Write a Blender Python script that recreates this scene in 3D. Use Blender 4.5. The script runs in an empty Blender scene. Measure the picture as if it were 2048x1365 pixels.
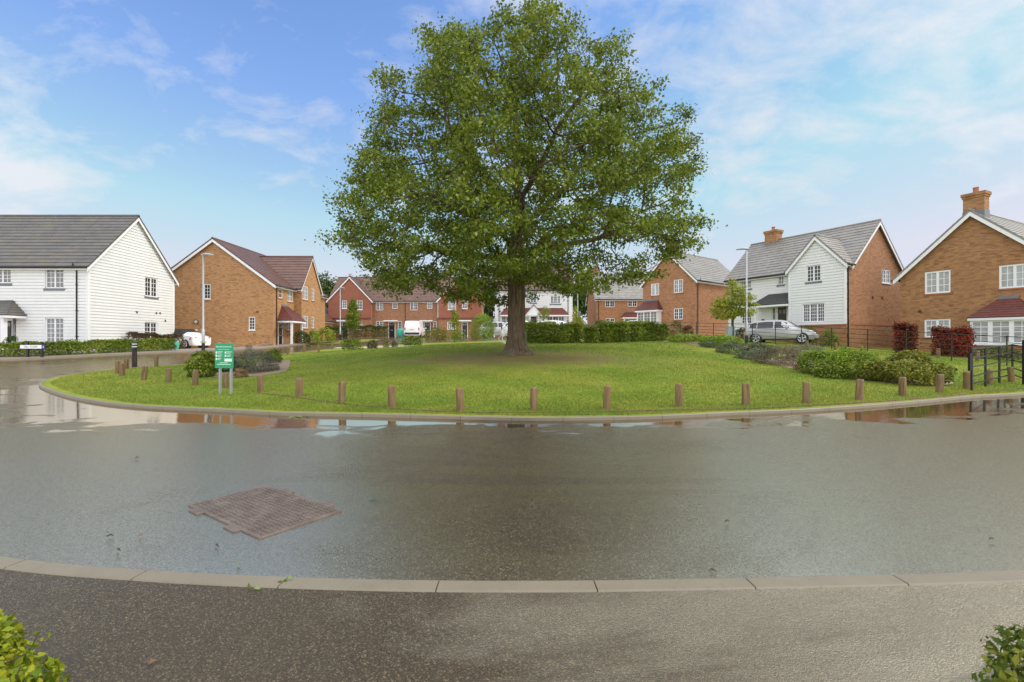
import bpy, math, random
import numpy as np
from mathutils import Vector
R = math.radians
rnd = random.Random(11)
nrs = np.random.RandomState(5)
F, HC, HOR = 940.0, 1.42, 682.5          # focal length in pixels of the 2048 px wide photo, eye height, horizon row
scene = bpy.context.scene
col = scene.collection

def at(px, D):                            # a direction in the photo taken out to its real distance
    return ((px - 1024.0) / F * D, D)
def zat(py, D):
    return HC - (py - HOR) / F * D

# ------------------------------------------------------------------ terrain
_cp = np.array([
 (0,-10,0),(-12,-8,0),(12,-8,0),(0,0,0),(-8,0,0),(8,0,0),(-16,2,0),(16,2,0),(0,4,0),(0,8,0),(-6,6,0),(8,6,0),(-15,8,.03),(15,8,.02),
 (-21,12,.1),(21,12,.1),(13.3,12.2,.04),(-14.2,14.2,.13),(-22,20,.38),(-19.5,26.5,.8),(-24.7,27.4,.9),(-24.7,34,.84),(-22.6,33.6,.76),(-30,27,.85),
 (-19,37.6,1.08),(-19,44,1.2),(-13.5,18,.33),(-12.8,26.8,.6),(-12.6,32.9,.78),(-10.8,15.8,.18),(-9,16.5,.24),(-8,13,.08),(-11,22,.42),
 (0.15,18,.86),(-3,14,.42),(4,14,.44),(0,10,.09),(-4,10.5,.1),(4,10.6,.1),(-4.4,25,1.14),(2,25,1.22),(8,24,1.31),(6,26,1.3),(-8,24,.8),(-9,30,.85),
 (1,31,1.32),(10.5,17.5,.42),(10,22,.85),(11.6,14,.16),(15.8,23,.85),(19.8,21.9,.58),(19.4,18.8,.4),(17.2,25.6,.92),(14,36,1.6),(14,28,1.2),
 (21.3,30,1.0),(17.7,31,1.25),(24,29,.7),(26,24,.5),(17.7,38,1.6),(16.4,42,1.95),(13,46,2.0),(-15,58,1.85),(-4,63,1.92),(-24,63,1.92),
 (2,50,1.9),(8,50,1.95),(13,60,2.05),(-10,45,1.5),(4,40,1.65),(30,60,2.1),(-35,60,1.9),(35,20,.5),(-35,15,.3)], float)
def _U(r2):
    return r2 * np.log(np.maximum(r2, 1e-9))
_S = 20.0
_A = _cp[:, :2] / _S
_n = len(_A)
_K = _U(((_A[:, None] - _A[None]) ** 2).sum(-1)) + np.eye(_n) * 0.012
_Pm = np.hstack([np.ones((_n, 1)), _A])
_M = np.zeros((_n + 3, _n + 3)); _M[:_n, :_n] = _K; _M[:_n, _n:] = _Pm; _M[_n:, :_n] = _Pm.T
_w = np.linalg.solve(_M, np.concatenate([_cp[:, 2], np.zeros(3)]))
def Zn(X, Y):
    X = np.clip(np.asarray(X, float), -38, 38) / _S; Y = np.clip(np.asarray(Y, float), -10, 66) / _S
    sh = X.shape; q = np.stack([X.ravel(), Y.ravel()], 1)
    out = np.empty(len(q))
    for i in range(0, len(q), 20000):
        p = q[i:i + 20000]
        out[i:i + 20000] = _U(((p[:, None] - _A[None]) ** 2).sum(-1)) @ _w[:_n] + _w[_n] + p @ _w[_n + 1:]
    return out.reshape(sh)
def Z(x, y):
    return float(Zn(np.array([x]), np.array([y]))[0])

# ------------------------------------------------------------------ objects
WL = {}                                    # world location of each object built here
def tag(o, label=None, cat=None, group=None, kind=None):
    if label: o['label'] = label
    if cat: o['category'] = cat
    if group: o['group'] = group
    if kind: o['kind'] = kind
    return o
def thing(name, label, cat, loc, group=None):
    o = bpy.data.objects.new(name, None); col.objects.link(o)
    o.location = loc; o.empty_display_size = .2; WL[o.name] = Vector(loc)
    return tag(o, label, cat, group)
def link(me, name, parent, loc):
    o = bpy.data.objects.new(name, me); col.objects.link(o)
    if parent is not None:
        o.parent = parent; WL[o.name] = WL[parent.name].copy()
    else:
        o.location = loc; WL[o.name] = Vector(loc)
    return o
def copy_tree(o, loc, rz=0, parent=None):
    c = o.copy(); col.objects.link(c)
    if parent is not None: c.parent = parent
    else:
        c.location = loc; c.rotation_euler = (0, 0, rz); WL[c.name] = Vector(loc)
    for ch in list(o.children): copy_tree(ch, None, 0, c)
    return c

class MB:
    def __init__(s): s.v = []; s.f = []
    def poly(s, *pts):
        i = len(s.v); s.v += [tuple(p) for p in pts]; s.f.append(tuple(range(i, i + len(pts))))
    def obox(s, o, a, b, c):
        o, a, b, c = Vector(o), Vector(a), Vector(b), Vector(c)
        i = len(s.v)
        s.v += [tuple(o + a * x + b * y + c * z) for z in (0, 1) for y in (0, 1) for x in (0, 1)]
        fl = [(0, 2, 3, 1), (4, 5, 7, 6), (0, 1, 5, 4), (2, 6, 7, 3), (0, 4, 6, 2), (1, 3, 7, 5)]
        if a.cross(b).dot(c) < 0: fl = [f[::-1] for f in fl]
        s.f += [tuple(i + k for k in f) for f in fl]
    def box(s, p, q):
        s.obox(p, (q[0] - p[0], 0, 0), (0, q[1] - p[1], 0), (0, 0, q[2] - p[2]))
    def bar(s, p, q, w, h, up=(0, 0, 1)):
        p, q = Vector(p), Vector(q); d = q - p; side = d.cross(Vector(up)).normalized(); u2 = side.cross(d).normalized()
        s.obox(p - side * w / 2 - u2 * h / 2, d, side * w, u2 * h)
    def tube(s, pts, rad, n=8, cap=True):
        pts = [Vector(p) for p in pts]
        if not hasattr(rad, '__len__'): rad = [rad] * len(pts)
        b = len(s.v); prev = None
        for k, p in enumerate(pts):
            t = (pts[min(k + 1, len(pts) - 1)] - pts[max(k - 1, 0)]).normalized()
            if prev is None: prev = t.orthogonal().normalized()
            x = (prev - t * prev.dot(t)); x = x.normalized() if x.length > 1e-6 else t.orthogonal().normalized()
            prev = x; y = t.cross(x)
            for j in range(n):
                a = 2 * math.pi * j / n
                s.v.append(tuple(p + (x * math.cos(a) + y * math.sin(a)) * rad[k]))
        for k in range(len(pts) - 1):
            for j in range(n):
                j2 = (j + 1) % n
                s.f.append((b + k * n + j, b + k * n + j2, b + (k + 1) * n + j2, b + (k + 1) * n + j))
        if cap:
            s.f.append(tuple(b + j for j in reversed(range(n)))); e = b + (len(pts) - 1) * n
            s.f.append(tuple(e + j for j in range(n)))
    def cyl(s, p, q, r, n=12): s.tube([p, q], r, n)
    def build(s, name, mat, parent=None, loc=(0, 0, 0), smooth=False, bevel=0):
        me = bpy.data.meshes.new(name)
        off = WL[parent.name] if parent is not None else Vector(loc)
        vv = np.array(s.v, float)
        me.from_pydata([tuple(p) for p in (vv - np.array(off))], [], s.f)
        me.materials.append(mat)
        uv = me.uv_layers.new(name='UVMap')
        nl = len(me.loops); out = np.zeros((nl, 2))
        for p in me.polygons:                # metres along each face: course lines stay level on walls and slopes
            nn = p.normal; t = Vector((-nn.y, nn.x, 0))
            t = t.normalized() if t.length > .05 else Vector((1, 0, 0))
            b = nn.cross(t)
            for li in p.loop_indices:
                co = Vector(s.v[me.loops[li].vertex_index]); out[li] = (co.dot(t), co.dot(b) if abs(nn.z) > .02 else co.z)
        uv.data.foreach_set('uv', out.ravel())
        if smooth: me.shade_smooth()
        o = link(me, name, parent, loc)
        if bevel:
            m = o.modifiers.new('b', 'BEVEL'); m.width = bevel; m.segments = 2; m.limit_method = 'ANGLE'
        return o

def np_mesh(name, V, faces_n, mat, parent=None, loc=(0, 0, 0), colors=None):
    """V: (k, n, 3) polygons of n corners, every polygon apart from the others."""
    k, n = V.shape[:2]
    off = WL[parent.name] if parent is not None else Vector(loc)
    me = bpy.data.meshes.new(name)
    me.vertices.add(k * n); me.vertices.foreach_set('co', (V.reshape(-1, 3) - np.array(off)).astype(np.float32).ravel())
    me.loops.add(k * n); me.loops.foreach_set('vertex_index', np.arange(k * n, dtype=np.int32))
    me.polygons.add(k); me.polygons.foreach_set('loop_start', np.arange(0, k * n, n, dtype=np.int32))
    me.polygons.foreach_set('loop_total', np.full(k, n, np.int32))
    me.materials.append(mat); me.update(calc_edges=True); me.validate()
    return link(me, name, parent, loc)

def leaf_polys(C, size, up=.35, asp=.6, jit=.35, seed=1, dirs=None):
    rs = np.random.RandomState(seed); n = len(C)
    nrm = rs.normal(size=(n, 3)); nrm /= np.linalg.norm(nrm, axis=1)[:, None]
    if dirs is not None: nrm = nrm * .75 + dirs * .6
    nrm[:, 2] += up; nrm /= np.linalg.norm(nrm, axis=1)[:, None]
    t = np.cross(nrm, rs.normal(size=(n, 3))); t /= np.linalg.norm(t, axis=1)[:, None]
    b = np.cross(nrm, t)
    s = size * (1 + jit * rs.uniform(-1, 1, n))[:, None]
    bend = nrm * s * .14
    V = np.stack([C - t * s * .5, C - b * s * asp * .5 + t * s * .08 + bend, C + t * s * .5, C + b * s * asp * .5 + t * s * .08 + bend], 1)
    return V

# ------------------------------------------------------------------ materials
class NT:
    def __init__(s, m): m.use_nodes = True; s.t = m.node_tree; s.t.nodes.clear()
    def n(s, typ, **kw):
        nd = s.t.nodes.new(typ)
        for k, v in kw.items():
            if k.startswith('i_'):
                key = k[2:]; key = int(key) if key.isdigit() else key.replace('_', ' ')
                nd.inputs[key].default_value = v
            else: setattr(nd, k, v)
        return nd
    def l(s, a, b): s.t.links.new(a, b)
    def math(s, op, a, b=None, clamp=False):
        nd = s.n('ShaderNodeMath', operation=op, use_clamp=clamp)
        for i, x in enumerate((a, b)):
            if x is None: continue
            if isinstance(x, (int, float)): nd.inputs[i].default_value = x
            else: s.l(x, nd.inputs[i])
        return nd.outputs[0]
    def ramp(s, f, stops):
        nd = s.n('ShaderNodeValToRGB'); e = nd.color_ramp.elements
        while len(e) < len(stops): e.new(.5)
        for i, (p, c) in enumerate(stops):
            e[i].position = p; e[i].color = (c, c, c, 1) if isinstance(c, (int, float)) else (*c, 1)
        s.l(f, nd.inputs[0]); return nd.outputs[0]
    def mix(s, f, a, b, mode='MIX'):
        nd = s.n('ShaderNodeMix', data_type='RGBA', blend_type=mode)
        for i, x in ((0, f), (6, a), (7, b)):
            if isinstance(x, (int, float)) and i == 0: nd.inputs[i].default_value = x
            elif isinstance(x, tuple): nd.inputs[i].default_value = (*x, 1)
            else: s.l(x, nd.inputs[i])
        return nd.outputs[2]
    def noise(s, vec, scale, detail=3, rough=.55, dist=0):
        nd = s.n('ShaderNodeTexNoise', i_Scale=scale, i_Detail=detail, i_Roughness=rough, i_Distortion=dist)
        s.l(vec, nd.inputs['Vector']); return nd.outputs['Fac']
    def scale(s, vec, sc):
        nd = s.n('ShaderNodeMapping'); nd.inputs['Scale'].default_value = sc; s.l(vec, nd.inputs[0]); return nd.outputs[0]
    def pos(s): return s.n('ShaderNodeNewGeometry').outputs['Position']
    def uv(s): return s.n('ShaderNodeUVMap').outputs[0]
    def out(s, sh):
        o = s.n('ShaderNodeOutputMaterial'); s.l(sh, o.inputs[0])
    def bsdf(s, col=None, rough=.6, spec=.5, metal=0, normal=None, coat=0):
        b = s.n('ShaderNodeBsdfPrincipled')
        for k, x in (('Base Color', col), ('Roughness', rough), ('Specular IOR Level', spec), ('Metallic', metal), ('Coat Weight', coat)):
            if x is None: continue
            if isinstance(x, tuple): b.inputs[k].default_value = (*x, 1)
            elif isinstance(x, (int, float)): b.inputs[k].default_value = x
            else: s.l(x, b.inputs[k])
        if normal is not None: s.l(normal, b.inputs['Normal'])
        return b.outputs[0]
    def bump(s, h, strength=.4, dist=.01):
        b = s.n('ShaderNodeBump', i_Strength=strength, i_Distance=dist); s.l(h, b.inputs['Height']); return b.outputs[0]

def newmat(name): m = bpy.data.materials.new(name); return m, NT(m)
def plain(name, c, rough=.5, metal=0, spec=.5, var=.12, vscale=3.0, coat=0):
    m, t = newmat(name)
    f = t.noise(t.pos(), vscale, 4)
    lo = tuple(x * (1 - var) for x in c); hi = tuple(min(1, x * (1 + var)) for x in c)
    t.out(t.bsdf(t.mix(f, lo, hi), rough, spec, metal, coat=coat)); return m

def brick(name, c1, c2, mort, patch=.25):
    m, t = newmat(name); uv = t.uv()
    b = t.n('ShaderNodeTexBrick', i_Scale=1.0, i_Mortar_Size=.008, i_Mortar_Smooth=.3, i_Bias=-.1, i_Brick_Width=.225, i_Row_Height=.075)
    b.inputs['Color1'].default_value = (*c1, 1); b.inputs['Color2'].default_value = (*c2, 1); b.inputs['Mortar'].default_value = (*mort, 1)
    t.l(uv, b.inputs['Vector'])
    per = t.n('ShaderNodeTexWhiteNoise', noise_dimensions='2D')
    sn = t.n('ShaderNodeVectorMath', operation='SNAP'); sn.inputs[1].default_value = (.225, .075, 1); t.l(uv, sn.inputs[0]); t.l(sn.outputs[0], per.inputs[0])
    big = t.noise(t.pos(), .55, 4, .6)
    c = t.mix(t.math('MULTIPLY', t.ramp(per.outputs[0], [(.62, 0), (1, 1)]), .55), b.outputs[0], tuple(x * .45 for x in c2))
    c = t.mix(t.math('MULTIPLY', t.ramp(big, [(.35, 0), (.75, 1)]), patch), c, tuple(x * .72 for x in c1))
    t.out(t.bsdf(c, .8, .3, normal=t.bump(b.outputs['Fac'], -.3, .006))); return m

def tiles(name, c1, c2, lich=None, rough=.42, w=.3, row=.33):
    m, t = newmat(name); uv = t.uv()
    sn = t.n('ShaderNodeVectorMath', operation='SNAP'); sn.inputs[1].default_value = (w, row, 1); t.l(uv, sn.inputs[0])
    per = t.n('ShaderNodeTexWhiteNoise', noise_dimensions='2D'); t.l(sn.outputs[0], per.inputs[0])
    big = t.noise(t.scale(t.pos(), (.6, .6, 1.5)), 1.0, 5, .65)
    c = t.mix(per.outputs[0], c1, c2)
    c = t.mix(t.ramp(big, [(.4, 0), (.72, .5)]), c, tuple(x * .6 for x in c1))
    if lich:
        l2 = t.noise(t.scale(t.pos(), (.35, .35, 2)), 1.6, 5, .7)
        c = t.mix(t.ramp(l2, [(.52, 0), (.68, .6)]), c, lich)
    wv = t.n('ShaderNodeTexWave', wave_type='BANDS', bands_direction='X', i_Scale=1.05 / w * .5 * 2); t.l(uv, wv.inputs[0])
    t.out(t.bsdf(c, rough, .5, normal=t.bump(wv.outputs['Fac'], .35, .02))); return m

def leafmat(name, c1, c2, c3=None, trans=.3, rough=.45):
    m, t = newmat(name)
    g = t.n('ShaderNodeNewGeometry'); r = g.outputs['Random Per Island']
    st = [(0, c1), (.6, c2), (1, c3 or c2)]
    c = t.ramp(r, st)
    big = t.noise(g.outputs['Position'], 1.1, 3)
    c = t.mix(t.ramp(big, [(.50, 0), (.68, .5)]), c, tuple(x * 1.3 for x in (c3 or c2)))
    c = t.mix(t.ramp(t.noise(g.outputs['Position'], .8, 3), [(.45, 0), (.66, .5)]), c, tuple(x * .6 for x in c1))
    d = t.bsdf(c, rough, .16)
    tr = t.n('ShaderNodeBsdfTranslucent'); t.l(c, tr.inputs[0])
    mx = t.n('ShaderNodeMixShader', i_Fac=trans); t.l(d, mx.inputs[1]); t.l(tr.outputs[0], mx.inputs[2])
    t.out(mx.outputs[0]); return m

M = {}
M['white'] = plain('white_paint', (.80, .80, .80), .45, var=.03)
def clap():
    m, t = newmat('white_weatherboard')
    n1 = t.noise(t.scale(t.pos(), (1.2, 1.2, .35)), 1.4, 5, .65)
    c = t.mix(t.ramp(n1, [(.45, 0), (.8, .5)]), (.80, .80, .785), (.70, .70, .66))
    t.out(t.bsdf(c, .5, .4)); return m
M['clap'] = clap()
M['upvc'] = plain('white_window_frame', (.82, .82, .82), .3, var=.02)
M['tan'] = brick('tan_brick', (.50, .265, .115), (.38, .18, .075), (.40, .265, .14))
M['tan2'] = brick('brown_brick', (.42, .215, .09), (.28, .125, .055), (.33, .21, .115), .35)
M['orange'] = brick('orange_brick', (.43, .21, .10), (.33, .145, .07), (.34, .2, .11), .3)
M['red'] = brick('red_brown_brick', (.38, .185, .10), (.29, .13, .07), (.32, .19, .11), .25)
M['tilehung'] = tiles('red_hung_tile', (.34, .115, .06), (.27, .09, .05), None, .7, .17, .11)
M['greytile'] = tiles('grey_roof_tile', (.115, .105, .095), (.085, .078, .072), (.16, .13, .05), .5)
M['stonetile'] = tiles('stone_grey_roof_tile', (.275, .255, .225), (.21, .19, .165), (.29, .27, .22), .4)
M['redtile'] = tiles('brown_red_roof_tile', (.155, .075, .05), (.105, .055, .042), (.2, .09, .045), .42)
M['clay'] = tiles('clay_roof_tile', (.17, .045, .03), (.11, .03, .022), None, .45, .17, .11)
M['darktile'] = tiles('dark_slate_tile', (.06, .058, .055), (.045, .043, .04), None, .5, .2, .2)
M['lead'] = plain('lead_grey', (.17, .18, .19), .5, var=.15)
M['black'] = plain('black_plastic', (.012, .012, .013), .35)
M['iron'] = plain('black_painted_iron', (.012, .011, .01), .4)
M['doorblack'] = plain('black_door_paint', (.012, .012, .014), .3)
M['doorbrown'] = plain('brown_door_paint', (.035, .028, .024), .35)
M['steel'] = plain('galvanised_steel', (.36, .38, .39), .5, metal=.4, var=.1)
M['gsteel'] = plain('grey_cabinet_paint', (.30, .36, .36), .45)
M['concrete'] = plain('concrete', (.30, .28, .25), .75, var=.25, vscale=9)
M['potclay'] = plain('terracotta', (.42, .17, .09), .75)
M['soffit'] = M['white']
def glass(name, c, rough=.06, stripes=None):
    m, t = newmat(name)
    if stripes:
        w = t.n('ShaderNodeTexWave', wave_type='BANDS', bands_direction='Y', i_Scale=stripes); t.l(t.uv(), w.inputs[0])
        cc = t.mix(t.ramp(w.outputs['Fac'], [(.25, 0), (.45, 1)]), (.05, .05, .05), c)
    else:
        f = t.noise(t.scale(t.pos(), (2.5, 2.5, .8)), 1.3, 3)
        cc = t.mix(f, tuple(x * .45 for x in c), tuple(min(1, x * 1.5) for x in c))
    t.out(t.bsdf(cc, rough, .6)); return m
M['dark'] = glass('dark_window_glass', (.035, .036, .036))
M['net'] = glass('curtained_window_glass', (.20, .20, .19))
M['pale'] = glass('blind_behind_glass', (.42, .43, .42))
M['blind'] = glass('slatted_blind_behind_glass', (.55, .55, .53), .08, 4.5)
# ------------------------------------------------------------------ more materials
def asphalt(name, base, drive=False):
    m, t = newmat(name); p = t.pos()
    v = t.n('ShaderNodeTexVoronoi', i_Scale=165 if drive else 135); t.l(p, v.inputs['Vector'])
    cell = t.n('ShaderNodeSeparateColor'); t.l(v.outputs['Color'], cell.inputs[0])
    st = t.ramp(cell.outputs[0], [(0, .08), (.5, .16), (.84, .28), (.92, .5), (1, .8 if drive else 1.8)])      # stones: mostly dark, a few pale
    big = t.noise(p, .5, 5, .65); mid = t.noise(p, 3.5, 4, .6); fine = t.noise(p, 260, 2, .6)
    c = t.mix(1.0, tuple(x * 5.0 for x in base), st, 'MULTIPLY')
    c = t.mix(t.ramp(big, [(.35, 0), (.7, .5)]), c, tuple(x * 1.35 for x in base))
    wet = t.n('ShaderNodeAttribute', attribute_name='wet').outputs['Fac']
    n = t.noise(t.scale(p, (.55, 1.0, 1)), 1.15, 6, .62, .6)
    a = t.math('ADD', t.math('MULTIPLY', wet, .60), t.math('MULTIPLY', n, 1.5))
    pud = t.ramp(t.math('SUBTRACT', a, .3), [(.70, 0), (.80, 1)])                 # standing water
    sx = t.n('ShaderNodeSeparateXYZ'); t.l(p, sx.inputs[0])
    fn = t.math('ADD', t.noise(t.scale(p, (.22, .5, 1)), 1.0, 6, .64, .8), t.math('MULTIPLY', t.math('MINIMUM', t.math('MAXIMUM', t.math('SUBTRACT', sx.outputs[0], .75), -1.2), 2.0), .10) if drive else t.math('SUBTRACT', t.math('MULTIPLY', t.math('MINIMUM', t.math('ABSOLUTE', t.math('SUBTRACT', sx.outputs[0], .1)), 3.2), .095), .15))
    film = t.ramp(fn, [(.43, 0), (.66, 1)] if drive else [(.34, 0), (.56, 1)])            # damp film; its spread across the width is shaped to imitate sky sheen
    dry = t.math('SUBTRACT', 1.0, pud)
    r0 = t.math('SUBTRACT', .42 if drive else .25, t.math('MULTIPLY', film, .20 if drive else .13))
    proud = t.math('MULTIPLY', t.ramp(cell.outputs[1], [(.60, 0), (.66, 1)]), dry)          # stones standing out of the film
    r0 = t.math('ADD', r0, t.math('MULTIPLY', proud, .12))
    rough = t.math('ADD', t.math('MULTIPLY', dry, r0), t.math('MULTIPLY', pud, .035))
    c = t.mix(t.math('MULTIPLY', pud, .55), c, tuple(x * .55 for x in base))
    h = t.math('ADD', t.math('ADD', t.math('MULTIPLY', v.outputs['Distance'], -1.0), t.math('MULTIPLY', mid, .5)), t.math('MULTIPLY', fine, .5))
    h = t.math('MULTIPLY', h, t.math('ADD', t.math('MULTIPLY', dry, .95), .02))
    rip = t.math('MULTIPLY', t.noise(t.scale(p, (6, 14, 1)), 1.0, 3), t.math('MULTIPLY', pud, .7))
    sh = t.bsdf(c, rough, .5, normal=t.bump(t.math('ADD', h, rip), .42 if drive else .22, .007)); pb = sh.node
    t.l(t.mix(pud, (1, .89, .67), (1, .92, .80)), pb.inputs['Specular Tint'])
    ior = t.math('ADD', 1.5, t.math('MULTIPLY', film, 3.2)) if drive else t.math('ADD', 2.1, t.math('MULTIPLY', t.math('MULTIPLY', film, t.math('SUBTRACT', 1.0, t.math('MULTIPLY', proud, .62))), 8.5))
    t.l(ior, pb.inputs['IOR'])
    t.out(sh); return m
M['asphalt'] = asphalt('wet_asphalt', (.036, .027, .017)); M['drive'] = asphalt('drive_asphalt', (.048, .036, .022), True)

def lawnmat(name, blades=False):
    m, t = newmat(name); p = t.pos()
    sep = t.n('ShaderNodeSeparateXYZ'); t.l(p, sep.inputs[0])
    n1 = t.noise(p, .45, 5, .6); n2 = t.noise(p, 2.2, 5, .65); n3 = t.noise(p, 14, 3, .6)
    c = t.mix(n2, (.096, .150, .014), (.208, .275, .025))
    c = t.mix(t.ramp(n1, [(.42, 0), (.66, .8)]), c, (.265, .262, .038))
    c = t.mix(t.ramp(n3, [(.55, 0), (.8, .5)]), c, (.06, .11, .012))
    # worn earth round the oak: an ellipse broken up by noise
    dx = t.math('DIVIDE', t.math('SUBTRACT', sep.outputs[0], .2), 5.2); dy = t.math('DIVIDE', t.math('SUBTRACT', sep.outputs[1], 17.2), 2.7)
    rr = t.math('SQRT', t.math('ADD', t.math('MULTIPLY', dx, dx), t.math('MULTIPLY', dy, dy)))
    k = t.math('ADD', t.math('SUBTRACT', 1.05, rr), t.math('MULTIPLY', t.math('SUBTRACT', t.noise(p, 1.7, 6, .72), .5), 2.4))
    earth = t.ramp(k, [(.05, 0), (.5, .72)])
    c = t.mix(earth, c, (.205, .14, .062))
    if blades:
        r = t.n('ShaderNodeNewGeometry').outputs['Random Per Island']
        c = t.mix(t.ramp(r, [(0, 0), (1, .55)]), c, (.26, .335, .06))
        d = t.bsdf(c, .5, .3); tr = t.n('ShaderNodeBsdfTranslucent'); t.l(c, tr.inputs[0])
        mx = t.n('ShaderNodeMixShader', i_Fac=.25); t.l(d, mx.inputs[1]); t.l(tr.outputs[0], mx.inputs[2]); t.out(mx.outputs[0])
    else:
        t.out(t.bsdf(c, .9, .15, normal=t.bump(n3, .5, .03)))
    return m
M['lawn'] = lawnmat('lawn_turf'); M['blade'] = lawnmat('grass_blade', True)
M['mulch'] = plain('bark_mulch', (.235, .165, .10), .9, var=.75, vscale=7)
M['soil'] = plain('soil_and_grass', (.10, .12, .04), .9, var=.4, vscale=.8)
M['path'] = plain('pale_gravel_path', (.42, .36, .26), .85, var=.25, vscale=6)
M['paving'] = plain('block_paving', (.22, .18, .15), .6, var=.3, vscale=2.5)
M['slabs'] = plain('pale_paving_slab', (.5, .48, .44), .7, var=.15)
def kerbm():
    m, t = newmat('kerb_stone'); p = t.pos()
    n1 = t.noise(p, 3, 5, .6); n2 = t.noise(p, 160, 2, .5); n3 = t.noise(p, 11, 4, .7)
    c = t.mix(n1, (.158, .132, .090), (.218, .186, .132)); c = t.mix(t.ramp(n3, [(.55, 0), (.8, .5)]), c, (.115, .092, .064))
    t.out(t.bsdf(c, .5, .4, normal=t.bump(n2, .3, .003))); return m
M['kerb'] = kerbm()
def woodm():
    m, t = newmat('weathered_post_wood'); tc = t.n('ShaderNodeTexCoord').outputs['Object']
    oi = t.n('ShaderNodeObjectInfo').outputs['Random']
    add = t.n('ShaderNodeVectorMath', operation='ADD'); t.l(tc, add.inputs[0]); cmb = t.n('ShaderNodeCombineXYZ'); t.l(t.math('MULTIPLY', oi, 37), cmb.inputs[0]); t.l(cmb.outputs[0], add.inputs[1])
    g = t.noise(t.scale(add.outputs[0], (26, 26, 2.2)), 1.0, 5, .6, .5); s2 = t.noise(add.outputs[0], 5, 4, .6)
    c = t.mix(t.ramp(g, [(.3, 0), (.7, 1)]), (.07, .038, .016), (.29, .195, .095))
    c = t.mix(t.ramp(s2, [(.52, 0), (.74, .5)]), c, (.16, .14, .085))
    c = t.mix(t.math('MULTIPLY', oi, .4), c, (.21, .13, .06))
    t.out(t.bsdf(c, .75, .3, normal=t.bump(g, .6, .02))); return m
M['wood'] = woodm()
def barkm():
    m, t = newmat('oak_bark'); p = t.pos()
    g = t.noise(t.scale(p, (17, 17, 2.0)), 1.0, 6, .65, .8); s2 = t.noise(p, 1.6, 4, .6)
    c = t.mix(t.ramp(g, [(.32, 0), (.66, 1)]), (.045, .030, .02), (.19, .135, .085))
    c = t.mix(t.ramp(s2, [(.48, 0), (.68, .55)]), c, (.17, .16, .10))
    t.out(t.bsdf(c, .9, .2, normal=t.bump(g, 1.0, .06))); return m
M['bark'] = barkm()
M['bark2'] = plain('young_bark', (.10, .075, .05), .85, var=.4, vscale=8)
M['oak'] = leafmat('oak_leaf', (.086, .132, .014), (.168, .224, .024), (.28, .325, .048), .27)
M['hedge'] = leafmat('hedge_leaf', (.075, .13, .014), (.175, .24, .024), (.29, .34, .045), .28)
M['dkgreen'] = leafmat('dark_shrub_leaf', (.03, .06, .012), (.06, .10, .02), (.10, .15, .03), .2)
M['lime'] = leafmat('lime_leaf', (.13, .22, .02), (.23, .33, .03), (.33, .40, .05), .3)
M['yellow'] = leafmat('yellow_green_leaf', (.20, .25, .02), (.33, .36, .03), (.42, .42, .06), .3)
M['greyleaf'] = leafmat('grey_green_leaf', (.09, .12, .07), (.15, .18, .10), (.20, .22, .13), .2)
M['lav'] = leafmat('lavender_leaf', (.09, .12, .045), (.14, .17, .07), (.17, .14, .15), .2)
M['heather'] = leafmat('heather_leaf', (.10, .09, .04), (.16, .15, .06), (.17, .10, .09), .2)
M['photinia'] = leafmat('red_photinia_leaf', (.05, .06, .02), (.22, .035, .025), (.33, .04, .03), .2)
M['bronze'] = leafmat('bronze_hedge_leaf', (.06, .045, .02), (.12, .07, .03), (.15, .11, .04), .2)
M['tips'] = leafmat('spindle_leaf', (.09, .125, .018), (.20, .225, .03), (.36, .28, .04), .25)
M['wood_leaf'] = leafmat('woodland_leaf', (.04, .075, .018), (.075, .12, .028), (.12, .17, .04), .25)
M['box'] = leafmat('box_leaf', (.08, .15, .012), (.24, .31, .018), (.40, .38, .03), .3, .35)
M['box2'] = leafmat('dark_box_leaf', (.04, .08, .012), (.13, .18, .018), (.30, .29, .04), .25, .35)
M['tuft'] = leafmat('dry_grass', (.25, .16, .06), (.33, .2, .08), None, .2)

# ------------------------------------------------------------------ houses
def V2(a, b): return Vector((a, b))
def rot90(u): return Vector((-u.y, u.x))
def pt(P, d, u, z, n=None, off=0.0):
    x, y = P.x + d.x * u, P.y + d.y * u
    if n is not None: x += n.x * off; y += n.y * off
    return Vector((x, y, z))
def outward(d): return Vector((d.y, -d.x))
def wpx(P, d, x0, y0, x1, y1):
    """A rectangle of the photo on the plane of a wall, as metres along it and heights."""
    def uu(px):
        k = (px - 1024) / F
        return (k * P.y - P.x) / (d.x - k * d.y)
    a, b = uu(x0), uu(x1); Dm = P.y + d.y * (a + b) / 2
    return (min(a, b), max(a, b), zat(y1, Dm), zat(y0, Dm))

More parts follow.
